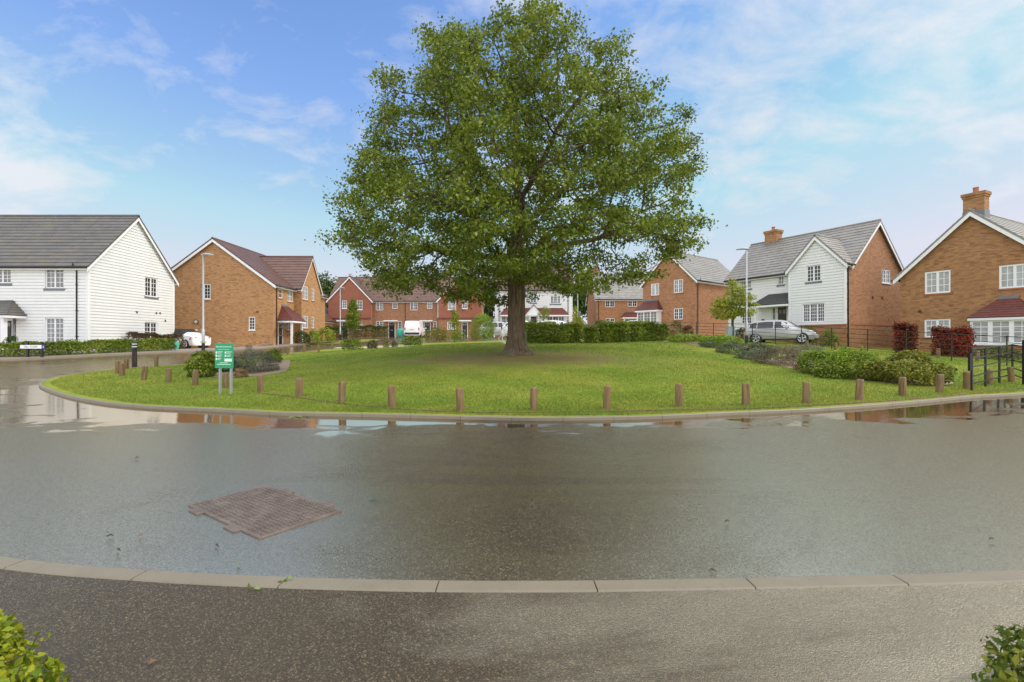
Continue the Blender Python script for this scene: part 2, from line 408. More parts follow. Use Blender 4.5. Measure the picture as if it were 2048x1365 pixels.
def wall(mb, P, d, W, z0, z1, zr=None, ops=(), boards=0, rev=.07, ulim=None, ze=None):
    """Wall with real openings; zr: apex of a gable; boards: height of weatherboards (each a tilted board)."""
    n = outward(d); top = zr if zr else z1; ze = z1 if ze is None else ze
    def lim(z):
        if zr is None or z <= ze: return 0.0, W
        k = (z - ze) / (zr - ze) * W / 2
        return k, W - k
    zs = {z0, top}
    if zr: zs.add(max(ze, z0))
    for o in ops:
        for z in o[2:4]:
            if z0 < z < top: zs.add(z)
    if boards:
        k = math.ceil((z0 + .001) / boards)
        while k * boards < top:
            zs.add(k * boards); zs.add(min(top, k * boards + .045)); k += 1
    zs = sorted(z for z in zs if z0 <= z <= top)
    zs = [z for i, z in enumerate(zs) if i == 0 or z - zs[i - 1] > 1e-4]
    for a, b in zip(zs[:-1], zs[1:]):
        la, ra = lim(a); lb, rb = lim(b); zm = (a + b) / 2
        cuts = sorted((o[0], o[1]) for o in ops if o[2] < zm < o[3])
        segs = []; cur = (la, lb)
        for c in cuts:
            segs.append((cur[0], c[0], cur[1], c[0])); cur = (c[1], c[1])
        segs.append((cur[0], ra, cur[1], rb))
        if boards:
            oa = ob = -.02 if (zm / boards) % 1.0 < .045 / boards else .03      # shiplap: a groove under every board
        else: oa = ob = 0
        for s in segs:
            if s[1] - s[0] < 1e-4 and s[3] - s[2] < 1e-4: continue
            p = [pt(P, d, s[0], a, n, oa), pt(P, d, s[1], a, n, oa), pt(P, d, s[3], b, n, ob), pt(P, d, s[2], b, n, ob)]
            if (p[2] - p[3]).length < 1e-4: p = p[:3]
            mb.poly(*p)
            if boards and oa > .02:
                mb.poly(pt(P, d, s[0], a, n, -.02), pt(P, d, s[1], a, n, -.02), p[1], p[0])
                if len(p) == 4: mb.poly(p[3], p[2], pt(P, d, s[3], b, n, -.02), pt(P, d, s[2], b, n, -.02))
    for o in ops:
        u0, u1, za, zb = o[:4]; za = max(za, z0); zb = min(zb, top)
        if zb <= za: continue
        f = .026 if boards else 0
        for (ua, zc), (ub, zd) in (((u0, za), (u0, zb)), ((u0, zb), (u1, zb)), ((u1, zb), (u1, za)), ((u1, za), (u0, za))):
            mb.poly(pt(P, d, ua, zc, n, f), pt(P, d, ub, zd, n, f), pt(P, d, ub, zd, n, -rev), pt(P, d, ua, zc, n, -rev))

def rect_bar(mb, P, d, n, u0, u1, za, zb, o0, o1):
    a = pt(P, d, u0, za, n, o0)
    mb.obox(a, Vector((d.x, d.y, 0)) * (u1 - u0), Vector((n.x, n.y, 0)) * (o1 - o0), Vector((0, 0, zb - za)))

def window(root, P, d, op, lights=2, gx=2, gz=3, sill='brick', pane='dark', fw=.065, rev=.07, head=None):
    n = outward(d); u0, u1, za, zb = op[:4]
    g = MB(); g.poly(pt(P, d, u0, za, n, -rev + .012), pt(P, d, u1, za, n, -rev + .012), pt(P, d, u1, zb, n, -rev + .012), pt(P, d, u0, zb, n, -rev + .012))
    w = g.build('window', M[pane], root)
    f = MB(); o0, o1 = -rev + .004, -rev + .05
    rect_bar(f, P, d, n, u0, u1, za, za + fw, o0, o1); rect_bar(f, P, d, n, u0, u1, zb - fw, zb, o0, o1)
    rect_bar(f, P, d, n, u0, u0 + fw, za + fw, zb - fw, o0, o1); rect_bar(f, P, d, n, u1 - fw, u1, za + fw, zb - fw, o0, o1)
    L = (u1 - u0) / lights
    for i in range(lights):
        a = u0 + i * L; b = a + L
        if i: rect_bar(f, P, d, n, a - fw * .7, a + fw * .7, za + fw, zb - fw, o0, o1 - .003)
        a2 = a + fw * (1 if i == 0 else .7); b2 = b - fw * (1 if i == lights - 1 else .7)
        for k in range(1, gx): c = a2 + (b2 - a2) * k / gx; rect_bar(f, P, d, n, c - .014, c + .014, za + fw, zb - fw, o0 + .004, o1 - .02)
        for k in range(1, gz): c = za + fw + (zb - za - 2 * fw) * k / gz; rect_bar(f, P, d, n, a2, b2, c - .014, c + .014, o0 + .004, o1 - .023)
    f.build('frame', M['upvc'], w)
    if sill:
        s = MB()
        if sill == 'brick':
            rect_bar(s, P, d, n, u0 - .06, u1 + .06, za - .085, za - .002, -.05, .045); s.build('sill', M['silltile'], w)
        elif sill == 'lead':
            k = max(3, int((u1 - u0) / .12)); st = (u1 - u0 + .16) / k
            for i in range(k): rect_bar(s, P, d, n, u0 - .08 + i * st, u0 - .08 + (i + .8) * st, za - .12 - .03, za - .1, .03, .05)
            rect_bar(s, P, d, n, u0 - .08, u1 + .08, za - .1, za - .004, -.04, .055); s.build('sill', M['lead'], w)
        else:
            rect_bar(s, P, d, n, u0 - .05, u1 + .05, za - .06, za - .002, -.05, .05); s.build('sill', M['upvc'], w)
    return w
M['soildark'] = plain('dark_vent', (.12, .06, .03), .7)
M['silltile'] = plain('brick_sill', (.36, .13, .065), .7, var=.2, vscale=8)

def door(root, P, d, op, mat='doorblack', side=None, glazed=True):
    n = outward(d); u0, u1, za, zb = op[:4]; m = MB()
    rect_bar(m, P, d, n, u0 + .06, u1 - .06, za, zb - .06, -.065, -.025)
    wv = (u1 - u0 - .12)
    for i in range(2):
        for a, b in ((.08, .42), (.5, .72)):
            rect_bar(m, P, d, n, u0 + .06 + wv * (.12 + .42 * i), u0 + .06 + wv * (.46 + .42 * i), za + (zb - za) * a, za + (zb - za) * b, -.025, -.012)
    o = m.build('door', M[mat], root)
    f = MB(); rect_bar(f, P, d, n, u0, u0 + .06, za, zb, -.065, .012); rect_bar(f, P, d, n, u1 - .06, u1, za, zb, -.065, .012)
    rect_bar(f, P, d, n, u0 + .06, u1 - .06, zb - .06, zb, -.065, .012); f.build('frame', M['upvc'], o)
    h = MB(); zc = za + (zb - za) * .46
    rect_bar(h, P, d, n, u0 + .06 + wv * .3, u0 + .06 + wv * .7, zc - .02, zc + .035, -.012, .004); h.build('letter_plate', M['steel'], o)
    if glazed:
        g = MB()
        for i in range(2): rect_bar(g, P, d, n, u0 + .06 + wv * (.15 + .42 * i), u0 + .06 + wv * (.43 + .42 * i), za + (zb - za) * .78, za + (zb - za) * .9, -.025, -.016)
        g.build('pane', M['net'], o)
    return o

def slope(mb, A, B, C, D, gauge=.33, lift=.03, thick=.07):
    """Tiled slope: A,B the eave, C,D the ridge; every course a tilted strip with a real step."""
    A, B, C, D = map(Vector, (A, B, C, D))
    nn = (B - A).cross(D - A).normalized()
    L = max(((D + C) / 2 - (A + B) / 2).length, .1); k = max(2, round(L / gauge))
    for i in range(k):
        a, b = i / k, (i + 1) / k
        p0, p1 = A.lerp(D, a), B.lerp(C, a); q0, q1 = A.lerp(D, b), B.lerp(C, b)
        lo = nn * lift
        if (q1 - q0).length < 1e-4: mb.poly(p0 + lo, p1 + lo, q0 + nn * .004)
        else: mb.poly(p0 + lo, p1 + lo, q1 + nn * .004, q0 + nn * .004)
        mb.poly(p0 + nn * (.004 if i else -thick), p1 + nn * (.004 if i else -thick), p1 + lo, p0 + lo)
    t = nn * -thick
    mb.poly(D + t, C + t, B + t, A + t) if (C - D).length > 1e-4 else mb.poly(D + t, B + t, A + t)
    mb.poly(A + t, A + nn * lift, D + nn * .02, D + t); mb.poly(B + nn * lift, B + t, C + t, C + nn * .02)

def P3(o, u, v, a, b, z): return Vector((o.x + u.x * a + v.x * b, o.y + u.y * a + v.y * b, z))

def gable_roof(root, o, u, L, W, ze, zr, tile, oe=.28, og=.22, ends=(1, 1), sides=(1, 1), barge=.2, gauge=.33, ridge_in=(0, 0)):
    v = rot90(u); s = (zr - ze) / (W / 2); t = .07
    zr2, zo = zr + t * 1.2, ze - s * oe + t * 1.2
    a0, a1 = -og * ends[0], L + og * ends[1]
    r = MB()
    if sides[0]: slope(r, P3(o, u, v, a0, -oe, zo), P3(o, u, v, a1, -oe, zo), P3(o, u, v, a1 + ridge_in[1], W / 2, zr2), P3(o, u, v, a0 - ridge_in[0], W / 2, zr2), gauge)
    if sides[1]: slope(r, P3(o, u, v, a1, W + oe, zo), P3(o, u, v, a0, W + oe, zo), P3(o, u, v, a0 - ridge_in[0], W / 2, zr2), P3(o, u, v, a1 + ridge_in[1], W / 2, zr2), gauge)
    rf = r.build('roof', M[tile], root)
    c = MB(); c.tube([P3(o, u, v, a0 - ridge_in[0], W / 2, zr2 + .0), P3(o, u, v, a1 + ridge_in[1], W / 2, zr2 + .0)], .085, 8); c.build('ridge_tiles', M[tile], rf, smooth=True)
    for i, (a, sg) in enumerate(((a0, 1), (a1, -1))):
        if not ends[i]: continue
        m = MB()
        for side in (0, 1):
            b0, b1 = (-oe, W / 2) if side == 0 else (W + oe, W / 2)
            lo, hi = zo - .075, zr2 - .075
            A = P3(o, u, v, a + sg * .015, b0, lo); B = P3(o, u, v, a + sg * .015, b1, hi); dz = Vector((0, 0, -barge)); th = Vector((u.x, u.y, 0)) * .035 * sg
            m.obox(A, B - A, th, dz)
        m.build('bargeboard', M['white'], root)
    for i, b in enumerate((-oe, W + oe)):
        if not sides[i]: continue
        sg = -1 if i == 0 else 1; m = MB(); zz = zo - .03
        m.obox(P3(o, u, v, a0, b - sg * .045, zz - .17), Vector((u.x, u.y, 0)) * (a1 - a0), Vector((v.x, v.y, 0)) * .022 * sg, (0, 0, .15))
        m.obox(P3(o, u, v, a0 + .05, b - sg * .045, zz - .17), Vector((u.x, u.y, 0)) * (a1 - a0 - .1), Vector((v.x, v.y, 0)) * -(oe - .045) * sg, (0, 0, .018))
        m.build('fascia', M['white'], root)
        g = MB(); g.tube([P3(o, u, v, a0 + .02, b + sg * .035, zz - .045), P3(o, u, v, a1 - .02, b + sg * .035, zz - .045)], .055, 8); g.build('gutter', M['black'], root, smooth=True)
    return rf

def downpipe(root, P, d, u, z0, z1, oe=.28, off=.06):
    n = outward(d); m = MB()
    m.tube([pt(P, d, u, z1 - .02, n, oe + .03), pt(P, d, u, z1 - .12, n, oe + .02), pt(P, d, u, z1 - .38, n, off), pt(P, d, u, z0, n, off)], .036, 8)
    for k in range(3):
        z = z0 + (z1 - z0) * (.15 + .3 * k); rect_bar(m, P, d, n, u - .06, u + .06, z, z + .04, 0, off + .03)
    m.build('downpipe', M['black'], root, smooth=True)

def chimney(rf, c, w, dd, z0, z1, u, mat, pots=1):
    v = rot90(u); m = MB()
    def b(hw, hd, a, e): m.obox(Vector((c[0], c[1], a)) - Vector((u.x, u.y, 0)) * hw - Vector((v.x, v.y, 0)) * hd, Vector((u.x, u.y, 0)) * 2 * hw, Vector((v.x, v.y, 0)) * 2 * hd, (0, 0, e - a))
    b(w / 2, dd / 2, z0, z1 - .28); b(w / 2 + .04, dd / 2 + .04, z1 - .28, z1 - .16); b(w / 2 + .08, dd / 2 + .08, z1 - .16, z1)
    ch = m.build('chimney', M[mat], rf)
    l = MB(); l.obox(Vector((c[0], c[1], z0 + .0)) - Vector((u.x, u.y, 0)) * (w / 2 + .02) - Vector((v.x, v.y, 0)) * (dd / 2 + .02), Vector((u.x, u.y, 0)) * (w + .04), Vector((v.x, v.y, 0)) * (dd + .04), (0, 0, .62)); l.build('flashing', M['lead'], rf)
    for k in range(pots):
        p = MB(); x = (k - (pots - 1) / 2) * .35; q = Vector((c[0] + u.x * x, c[1] + u.y * x, z1))
        p.tube([q, q + Vector((0, 0, .05)), q + Vector((0, 0, .28)), q + Vector((0, 0, .30)), q + Vector((0, 0, .34))], [.15, .13, .12, .14, .13], 12); p.build('chimney_pot', M['potclay'], rf, smooth=True)

def canopy(root, P, d, u0, u1, ze, zt, proj, tile, hips=(.5, .5), over=.12, gauge=.2, back=0.0, flash=True):
    """Small lean-to roof with hipped ends over a bay or porch, on the wall P,d."""
    n = outward(d); r = MB(); a0, a1 = u0 - over, u1 + over; pr = proj + over
    A, B = pt(P, d, a0, ze, n, pr), pt(P, d, a1, ze, n, pr)
    C, D = pt(P, d, a1 - hips[1], zt, n, back), pt(P, d, a0 + hips[0], zt, n, back)
    slope(r, A, B, C, D, gauge, .02, .04)
    if hips[1] > 0.01: slope(r, B, pt(P, d, a1, ze, n, back), C, C, gauge, .02, .04)
    if hips[0] > 0.01: slope(r, pt(P, d, a0, ze, n, back), A, D, D, gauge, .02, .04)
    rf = r.build('canopy_roof', M[tile], root)
    f = MB(); rect_bar(f, P, d, n, a0 + .02, a1 - .02, ze - .17, ze - .04, back, pr - .02); f.build('fascia', M['white'], rf)
    if flash:
        l = MB(); rect_bar(l, P, d, n, a0 + hips[0] - .05, a1 - hips[1] + .05, zt - .03, zt + .13, back, back + .04); l.build('flashing', M['lead'], rf)
    return rf

def post(root, P, d, u, off, z0, z1, w=.1, mat='white'):
    n = outward(d); m = MB(); rect_bar(m, P, d, n, u - w / 2, u + w / 2, z0, z1, off - w / 2, off + w / 2)
    rect_bar(m, P, d, n, u - w / 2 - .025, u + w / 2 + .025, z0, z0 + .12, off - w / 2 - .025, off + w / 2 + .025)
    return m.build('post', M[mat], root)

def vent(root, P, d, u, z, w=.13, mat='black'):
    n = outward(d); m = MB(); rect_bar(m, P, d, n, u - w / 2, u + w / 2, z - w / 2, z + w / 2, 0, .03)
    for k in range(3): rect_bar(m, P, d, n, u - w / 2 + .01, u + w / 2 - .01, z - w / 2 + .02 + k * w / 3, z - w / 2 + .03 + k * w / 3, .03, .045)
    m.build('vent', M[mat], root)

def four_walls(o, u, L, W):
    v = rot90(u)
    return {'front': (o, u, L), 'right': (o + u * L, v, W), 'back': (o + u * L + v * W, -u, L), 'left': (o + v * W, -v, W)}
def house(label, loc): return thing('house', label, 'house', loc)
X2, Y2 = V2(1, 0), V2(0, 1)

# ---- white weatherboarded house on the left
h = house('white weatherboarded house with a plain grey roof, behind the street name sign', (-27, 27.4, .85))
o, u, L, W = V2(-39, 27.4), X2, 14.3, 6.9
fw = four_walls(o, u, L, W); P, d, _ = fw['front']; G, gd, _ = fw['right']
zf, ze, zr = .95, 5.95, 9.55
fo = [wpx(P, d, 91, 534, 128.5, 577), wpx(P, d, -13, 534, 23, 567), wpx(P, d, 91, 636, 128, 687.5), wpx(P, d, -40, 639, 3, 700)]
dr = wpx(P, d, -7, 640, 26, 700); dr = (dr[0], dr[1], zf, dr[3]); fo[3] = dr
sd = wpx(P, d, 26, 640, 33, 700); sd = (sd[0], sd[1], zf + .1, dr[3]); fo.append(sd)
go = [wpx(G, gd, 289.7, 556, 314.5, 594), wpx(G, gd, 289, 645, 314, 682)]
m = MB(); zp = 1.28
wall(m, P, d, L, zp, ze, ops=fo, boards=.185); wall(m, G, gd, W, zp, ze, zr, ops=go, boards=.185, ze=ze)
wall(m, fw['back'][0], fw['back'][1], L, zp, ze); wall(m, fw['left'][0], fw['left'][1], W, zp, ze, zr, ze=ze)
m.box((G.x - .09, P.y - .045, zp), (G.x + .045, P.y + .09, ze - .02)); m.box((G.x - .09, P.y + W - .09, zp), (G.x + .045, P.y + W + .045, ze - .02))
m.build('wall', M['clap'], h)
m = MB()
for k in fw.values(): wall(m, k[0] + outward(k[1]) * .012, k[1], k[2], .3, zp - .012, ops=fo[3:] if k is fw['front'] else ())
m.build('plinth', M['red'], h)
window(h, P, d, fo[0], sill='lead', pane='net', gz=4); window(h, P, d, fo[1], sill='lead', pane='net', gz=4)
window(h, P, d, fo[2], sill='brick', pane='net', gz=5); window(h, P, d, sd, 1, 1, 2, None, 'dark', .04)
window(h, G, gd, go[0], sill='lead', gz=4, pane='dark'); window(h, G, gd, go[1], sill='lead', gz=4, pane='dark')
door(h, P, d, dr)
gable_roof(h, o, u, L, W, ze, zr, 'greytile', ends=(0, 1), barge=.24)
downpipe(h, P, d, wpx(P, d, 155, 0, 156, 9)[0], .9, ze)
a = wpx(P, d, -44, 0, 33, 9)
canopy(h, P, d, a[0], a[1] + .55, zat(630, 26.4), zat(600, 27.3), 1.0, 'greytile', (.3, .85), .1, .22, flash=False)
post(h, P, d, wpx(P, d, 33, 0, 37, 9)[0] + .25, .92, .9, zat(633, 26.4) - .02, .2)
m = MB(); rect_bar(m, P, d, outward(d), a[1] - .1, a[1] - .02, 2.45, 2.75, .02, .12); m.build('wall_lamp', M['lead'], h)
for px, py in ((273, 624), (312, 626), (319.5, 626)):
    w_ = wpx(G, gd, px, py, px + 1, py + 1); vent(h, G, gd, w_[0], w_[2], .15, 'lead')
w_ = wpx(G, gd, 330, 641, 331, 642); vent(h, G, gd, w_[0], w_[2], .14)

# ---- tan brick house with side wing
h = house('large tan brick house with brown-red roof and small white porch, left of the terrace', (-22, 40, 1.1))
o, u, L, W = V2(-19.1, 37.6), Y2, 10.4, 9.5
fw = four_walls(o, u, L, W); P, d, _ = fw['front']; G, gd, _ = fw['left']
ze, zr = 6.05, 9.55
go = [wpx(G, gd, 407.5, 568.7, 421, 598.3), wpx(G, gd, 497.5, 634, 510, 660.6)]
fo = [wpx(P, d, 557.5, 570, 565, 597), wpx(P, d, 574.7, 574, 586.3, 604), wpx(P, d, 572.5, 638, 584, 661), wpx(P, d, 556.5, 637, 565.5, 689)]
m = MB(); b0 = .7
wall(m, G, gd, W, b0, ze, zr, ops=go, ze=ze); wall(m, P, d, L, b0, ze, ops=fo)
wall(m, *fw['back'][:2], L, b0, ze); wall(m, *fw['right'][:2], W, b0, ze, zr, ze=ze)
zs = zat(671, 37.6)
m.box((G.x, G.y - .022, zs - .04), (P.x + .022, G.y, zs + .05)); m.box((P.x, G.y - .022, zs - .04), (P.x + .022, P.y + 3.0, zs + .05))
m.build('wall', M['tan'], h)
for q, l in zip(go, (1, 1)): window(h, G, gd, q, 1, 2, 4, 'upvc')
window(h, P, d, fo[0], 1, 2, 3); window(h, P, d, fo[1], 2, 2, 3, pane='net'); window(h, P, d, fo[2], 2, 2, 3, pane='net')
door(h, P, d, (fo[3][0], fo[3][1], 1.12, fo[3][3]))
gable_roof(h, o, u, L, W, ze, zr, 'redtile', barge=.24)
w2o, w2L, w2W = V2(-24.2, 41.2), 5.75, 4.1
q = four_walls(w2o, X2, w2L, w2W); WP, wd, _ = q['right']
wo = [wpx(WP, wd, 605.3, 573, 616, 600), wpx(WP, wd, 623.3, 578, 628.6, 602), wpx(WP, wd, 605.3, 632, 616, 657), wpx(WP, wd, 623, 634, 628.4, 657)]
m = MB(); wall(m, WP, wd, w2W, b0, 6.3, 9.1, ops=wo, ze=6.3); wall(m, *q['front'][:2], w2L, b0, 6.3); wall(m, *q['back'][:2], w2L, b0, 6.3); m.build('wall', M['tan'], h)
for i, l in enumerate((2, 1, 2, 1)): window(h, WP, wd, wo[i], l, 2, 3, pane='net')
gable_roof(h, w2o, X2, w2L, w2W, 6.3, 9.1, 'redtile', ends=(0, 1), barge=.22, og=.15)
downpipe(h, P, d, .45, 1.0, ze)
a = wpx(P, d, 550, 0, 593, 9); ua, ub = .75, 3.1
canopy(h, P, d, ua, ub, zat(640, 37.2), zat(612, 39), 1.15, 'clay', (.75, .75), .1, .15)
post(h, P, d, 1.0, 1.0, 1.1, zat(643, 37.2), .13); post(h, P, d, 2.85, 1.0, 1.1, zat(643, 37.2), .13)
m = MB(); rect_bar(m, P, d, outward(d), .5, 3.5, .9, 1.13, .0, 1.35); m.build('step', M['slabs'], h)
for px, py in ((515, 623), (427, 697), (507, 697)):
    w_ = wpx(G, gd, px, py, px + 1, py + 1); vent(h, G, gd, w_[0], w_[2], .15, 'soildark')
w_ = wpx(G, gd, 393, 643.5, 394, 644); m = MB(); c0 = pt(G, gd, w_[0], w_[2], outward(gd), 0); m.cyl(c0, c0 + Vector((0, -.06, 0)), .17, 20); k_ = m.build('wall_clock', M['iron'], h); m = MB(); m.cyl(c0 + Vector((0, -.06, 0)), c0 + Vector((0, -.075, 0)), .135, 20); m.build('clock_face', M['slabs'], k_)
w_ = wpx(G, gd, 391, 659, 395, 668); m = MB(); rect_bar(m, G, gd, outward(gd), w_[0], w_[1], w_[2], w_[3], 0, .1); m.build('meter_box', M['upvc'], h)

# ---- terrace
h = house('red brick terrace with two tile-hung end gables and four dark doors', (-14.5, 63, 1.9))
g0 = zat(675, 63); ze, zr = zat(600, 63), zat(556, 66.4)
def px63(x, D=63): return (x - 1024) / F * D
xl, xr = px63(657), px63(963)
o = V2(xl + .2, 63); L = xr - xl - .4; W = 7.4
fw = four_walls(o, X2, L, W); P, d, _ = fw['front']
mo = [wpx(P, d, 751.7, 601.6, 766, 621), wpx(P, d, 784.8, 601.6, 794.8, 618), wpx(P, d, 820.5, 601.6, 834.7, 621), wpx(P, d, 854, 601.6, 864.5, 618),
      wpx(P, d, 752, 642.5, 766, 656), wpx(P, d, 796, 642.5, 804, 660), wpx(P, d, 826, 642.5, 838, 656), wpx(P, d, 866.5, 643, 873.5, 660),
      wpx(P, d, 777, 644.5, 790.5, 676), wpx(P, d, 848.5, 644.5, 861, 676)]
m = MB(); wall(m, P, d, L, 1.2, ze, ops=mo); wall(m, *fw['back'][:2], L, 1.2, ze); wall(m, *fw['right'][:2], W, 1.2, ze, zr, ze=ze); wall(m, *fw['left'][:2], W, 1.2, ze, zr, ze=ze)
m.build('wall', M['red'], h)
for i, k in enumerate((2, 1, 2, 1, 2, 1, 2, 1)): window(h, P, d, mo[i], k, 2, 3, pane='net' if i in (1, 3, 0) else 'dark')
for q in mo[8:]: door(h, P, d, (q[0], q[1], g0, q[3]))
gable_roof(h, o, X2, L, W, ze, zr, 'redtile', barge=.2)
for x0, x1, wins, dl in ((657, 742, [(684.6, 601.6, 694, 617.4), (714, 601.6, 725, 620)], [(707, 644, 724.5, 660), (684.5, 644.5, 696.5, 675)]),
                         (877, 963, [(896, 601.6, 912, 620), (924.5, 602, 935, 618)], [(894.6, 644, 911, 660), (923.5, 644.5, 935.5, 675)])):
    xa, xb = px63(x0, 62.2), px63(x1, 62.2); go_ = V2(xb, 62.2); gL, gW = 5.0, xb - xa
    fq = four_walls(go_, Y2, gL, gW); Q, qd, _ = fq['left']
    up = [wpx(Q, qd, *k) for k in wins]; lo = [wpx(Q, qd, *k) for k in dl]
    zt = zat(637, 62.2)
    m = MB(); wall(m, Q, qd, gW, 1.2, zt, ops=lo); wall(m, *fq['front'][:2], gL, 1.2, ze); wall(m, *fq['back'][:2], gL, 1.2, ze); m.build('wall', M['red'], h)
    zg = zat(554, 62.2)
    m = MB(); wall(m, Q + outward(qd) * .05, qd, gW, zt, ze, zg, ops=up, ze=ze, rev=.12); m.build('tile_hanging', M['tilehung'], h)
    m = MB(); rect_bar(m, Q, qd, outward(qd), 0, gW, zt - .1, zt + .05, 0, .12); m.build('tile_hanging_trim', M['clay'], h)
    for k in up: window(h, Q + outward(qd) * .05, qd, k, 2 if k[1] - k[0] > .8 else 1, 2, 3, 'upvc', pane='net')
    window(h, Q, qd, lo[0], 2, 2, 3, pane='net'); door(h, Q, qd, (lo[1][0], lo[1][1], g0, lo[1][3]))
    m = MB(); rect_bar(m, Q, qd, outward(qd), lo[1][0] - .5, lo[1][1] + .5, lo[1][3] + .06, lo[1][3] + .22, 0, .8); m.build('door_canopy', M['upvc'], h)
    gable_roof(h, go_, Y2, gL, gW, ze, zg, 'redtile', ends=(1, 0), barge=.24)
for q in mo[8:]:
    m = MB(); rect_bar(m, P, d, outward(d), q[0] - .5, q[1] + .4, q[3] + .06, q[3] + .2, 0, .8); m.build('door_canopy', M['upvc'], h)
downpipe(h, P, d, wpx(P, d, 810.5, 0, 811, 9)[0], 1.8, ze)
for px in (742.8, 876):
    m = MB(); rect_bar(m, P, d, outward(d), wpx(P, d, px - .8, 0, px, 9)[0], wpx(P, d, px, 0, px + .8, 9)[1], zat(636, 63), ze, 0, .06); m.build('corner_board', M['white'], h)

# garage left of the terrace
h = thing('garage', 'small brick garage with a dark sloping roof between tan house and terrace', 'garage', (-25.6, 62, 1.9))
o = V2(px63(655, 60), 58); fq = four_walls(o, Y2, 7, 5.6); m = MB()
for k in fq.values(): wall(m, *k[:2], k[2], 1.2, 4.1, 6.6 if k[2] < 6 else None, ze=4.1)
m.build('wall', M['red'], h); gable_roof(h, o, Y2, 7, 5.6, 4.1, 6.6, 'redtile', ends=(1, 1), barge=.18)

# ---- white house behind the oak
h = house('white weatherboarded house with a red lean-to porch roof, behind the oak trunk', (2.2, 50, 1.95))
o, L, W = V2((990 - 1024) / F * 50, 50), 8.25, 7.2
fw = four_walls(o, X2, L, W); P, d, _ = fw['front']; ze, zr = zat(578, 50), 10.1; b0 = 1.3
ops = [wpx(P, d, 1002, 592, 1016, 607), wpx(P, d, 1061, 592, 1073, 605.5), wpx(P, d, 1101, 592, 1121, 608), wpx(P, d, 1059, 633, 1074, 676), wpx(P, d, 1094, 633, 1128.6, 655), wpx(P, d, 1003, 633, 1030, 655)]
m = MB(); wall(m, P, d, L, 2.6, ze, ops=ops, boards=.2); wall(m, *fw['right'][:2], W, 2.6, ze, zr, boards=.2, ze=ze); wall(m, *fw['left'][:2], W, 2.6, ze, zr, boards=.2, ze=ze); wall(m, *fw['back'][:2], L, 2.6, ze)
m.build('wall', M['clap'], h)
m = MB()
for k in fw.values(): wall(m, k[0] + outward(k[1]) * .012, k[1], k[2], b0, 2.59, ops=[ops[3]] if k is fw['front'] else ())
m.build('plinth', M['red'], h)
for i, l in ((0, 2), (1, 2), (2, 3)): window(h, P, d, ops[i], l, 2, 3, 'lead', 'dark')
window(h, P, d, ops[4], 3, 2, 3, None, 'dark'); window(h, P, d, ops[5], 3, 2, 3, None, 'net')
door(h, P, d, (ops[3][0], ops[3][1], 1.95, ops[3][3]))
rf = gable_roof(h, o, X2, L, W, ze, zr, 'redtile', barge=.22)
chimney(rf, (o.x + .7, 50 + W / 2), .9, .6, 9.2, 11.3, X2, 'orange')
a = wpx(P, d, 1002, 0, 1134, 9); zc, zt = zat(629.6, 49.2), zat(616.2, 50)
canopy(h, P, d, a[0], a[1], zc, zt, .85, 'clay', (.6, .6), .1, .16, flash=False)
g = wpx(P, d, 1050, 0, 1083, 9); xm = (g[0] + g[1]) / 2; n = outward(d); zk = zat(611, 49)
m = MB(); e0, e1, e2 = pt(P, d, g[0], zc - .1, n, .98), pt(P, d, g[1], zc - .1, n, .98), pt(P, d, xm, zk, n, .98)
m.poly(e0, e1, e2); pg = m.build('porch_gable', M['clap'], h)
r = MB(); bk = Vector((0, .9, 0)); slope(r, e0 + Vector((-.12, -.1, -.04)), e2 + Vector((0, -.1, .1)), e2 + bk + Vector((0, 0, .1)), e0 + bk + Vector((-.12, 0, -.04)), .3, .01, .05)
slope(r, e2 + Vector((0, -.1, .1)), e1 + Vector((.12, -.1, -.04)), e1 + bk + Vector((.12, 0, -.04)), e2 + bk + Vector((0, 0, .1)), .3, .01, .05); r.build('roof', M['clay'], pg)
m = MB()
for ea, eb in ((e0, e2), (e2, e1)): m.bar(ea + Vector((0, -.03, .0)), eb + Vector((0, -.03, .0)), .04, .16)
m.build('bargeboard', M['white'], pg)
for px in (1059.5, 1075): post(h, P, d, wpx(P, d, px, 0, px + .1, 9)[0], .9, 1.9, zc - .12, .1)
for px in (998, 1136): downpipe(h, P, d, wpx(P, d, px, 0, px + .1, 9)[0], 1.9, ze)

# garage with a white verge to the right of it
h = thing('garage', 'low brick garage with white verge board right of the white house', 'garage', (8.2, 56, 1.95))
o = V2((1178 - 1024) / F * 57, 57); fq = four_walls(o, Y2, 5, 4.6); m = MB()
for k in fq.values(): wall(m, *k[:2], k[2], 1.3, 3.0, 5.6 if k[2] < 4.8 else None, ze=3.0)
m.build('wall', M['orange'], h); gable_roof(h, o, Y2, 5, 4.6, 3.0, 5.6, 'redtile', barge=.2)

# ---- far brick house, centre right
h = house('far brick house with grey tiled roof, partly hidden behind the bay-window house', (14.5, 60, 2.05))
o, L, W = V2((1192.5 - 1024) / F * 60, 60), 9.2, 7.2
fw = four_walls(o, X2, L, W); P, d, _ = fw['front']; ze, zr = zat(596, 60), zat(550, 63.6); b0 = 1.4
ops = [wpx(P, d, 1210.8, 597.6, 1229, 614.7), wpx(P, d, 1255.7, 597.6, 1274, 613.5), wpx(P, d, 1211.6, 637, 1229, 655), wpx(P, d, 1251, 638, 1258, 672), wpx(P, d, 1260, 638, 1274, 674)]
m = MB(); wall(m, P, d, L, b0, ze, ops=ops); wall(m, *fw['left'][:2], W, b0, ze, zr, ze=ze); wall(m, *fw['right'][:2], W, b0, ze, zr, ze=ze); wall(m, *fw['back'][:2], L, b0, ze); m.build('wall', M['orange'], h)
for i in (0, 1, 2): window(h, P, d, ops[i], 2, 2, 3)
window(h, P, d, ops[3], 1, 2, 3); door(h, P, d, (ops[4][0], ops[4][1], 2.05, ops[4][3]))
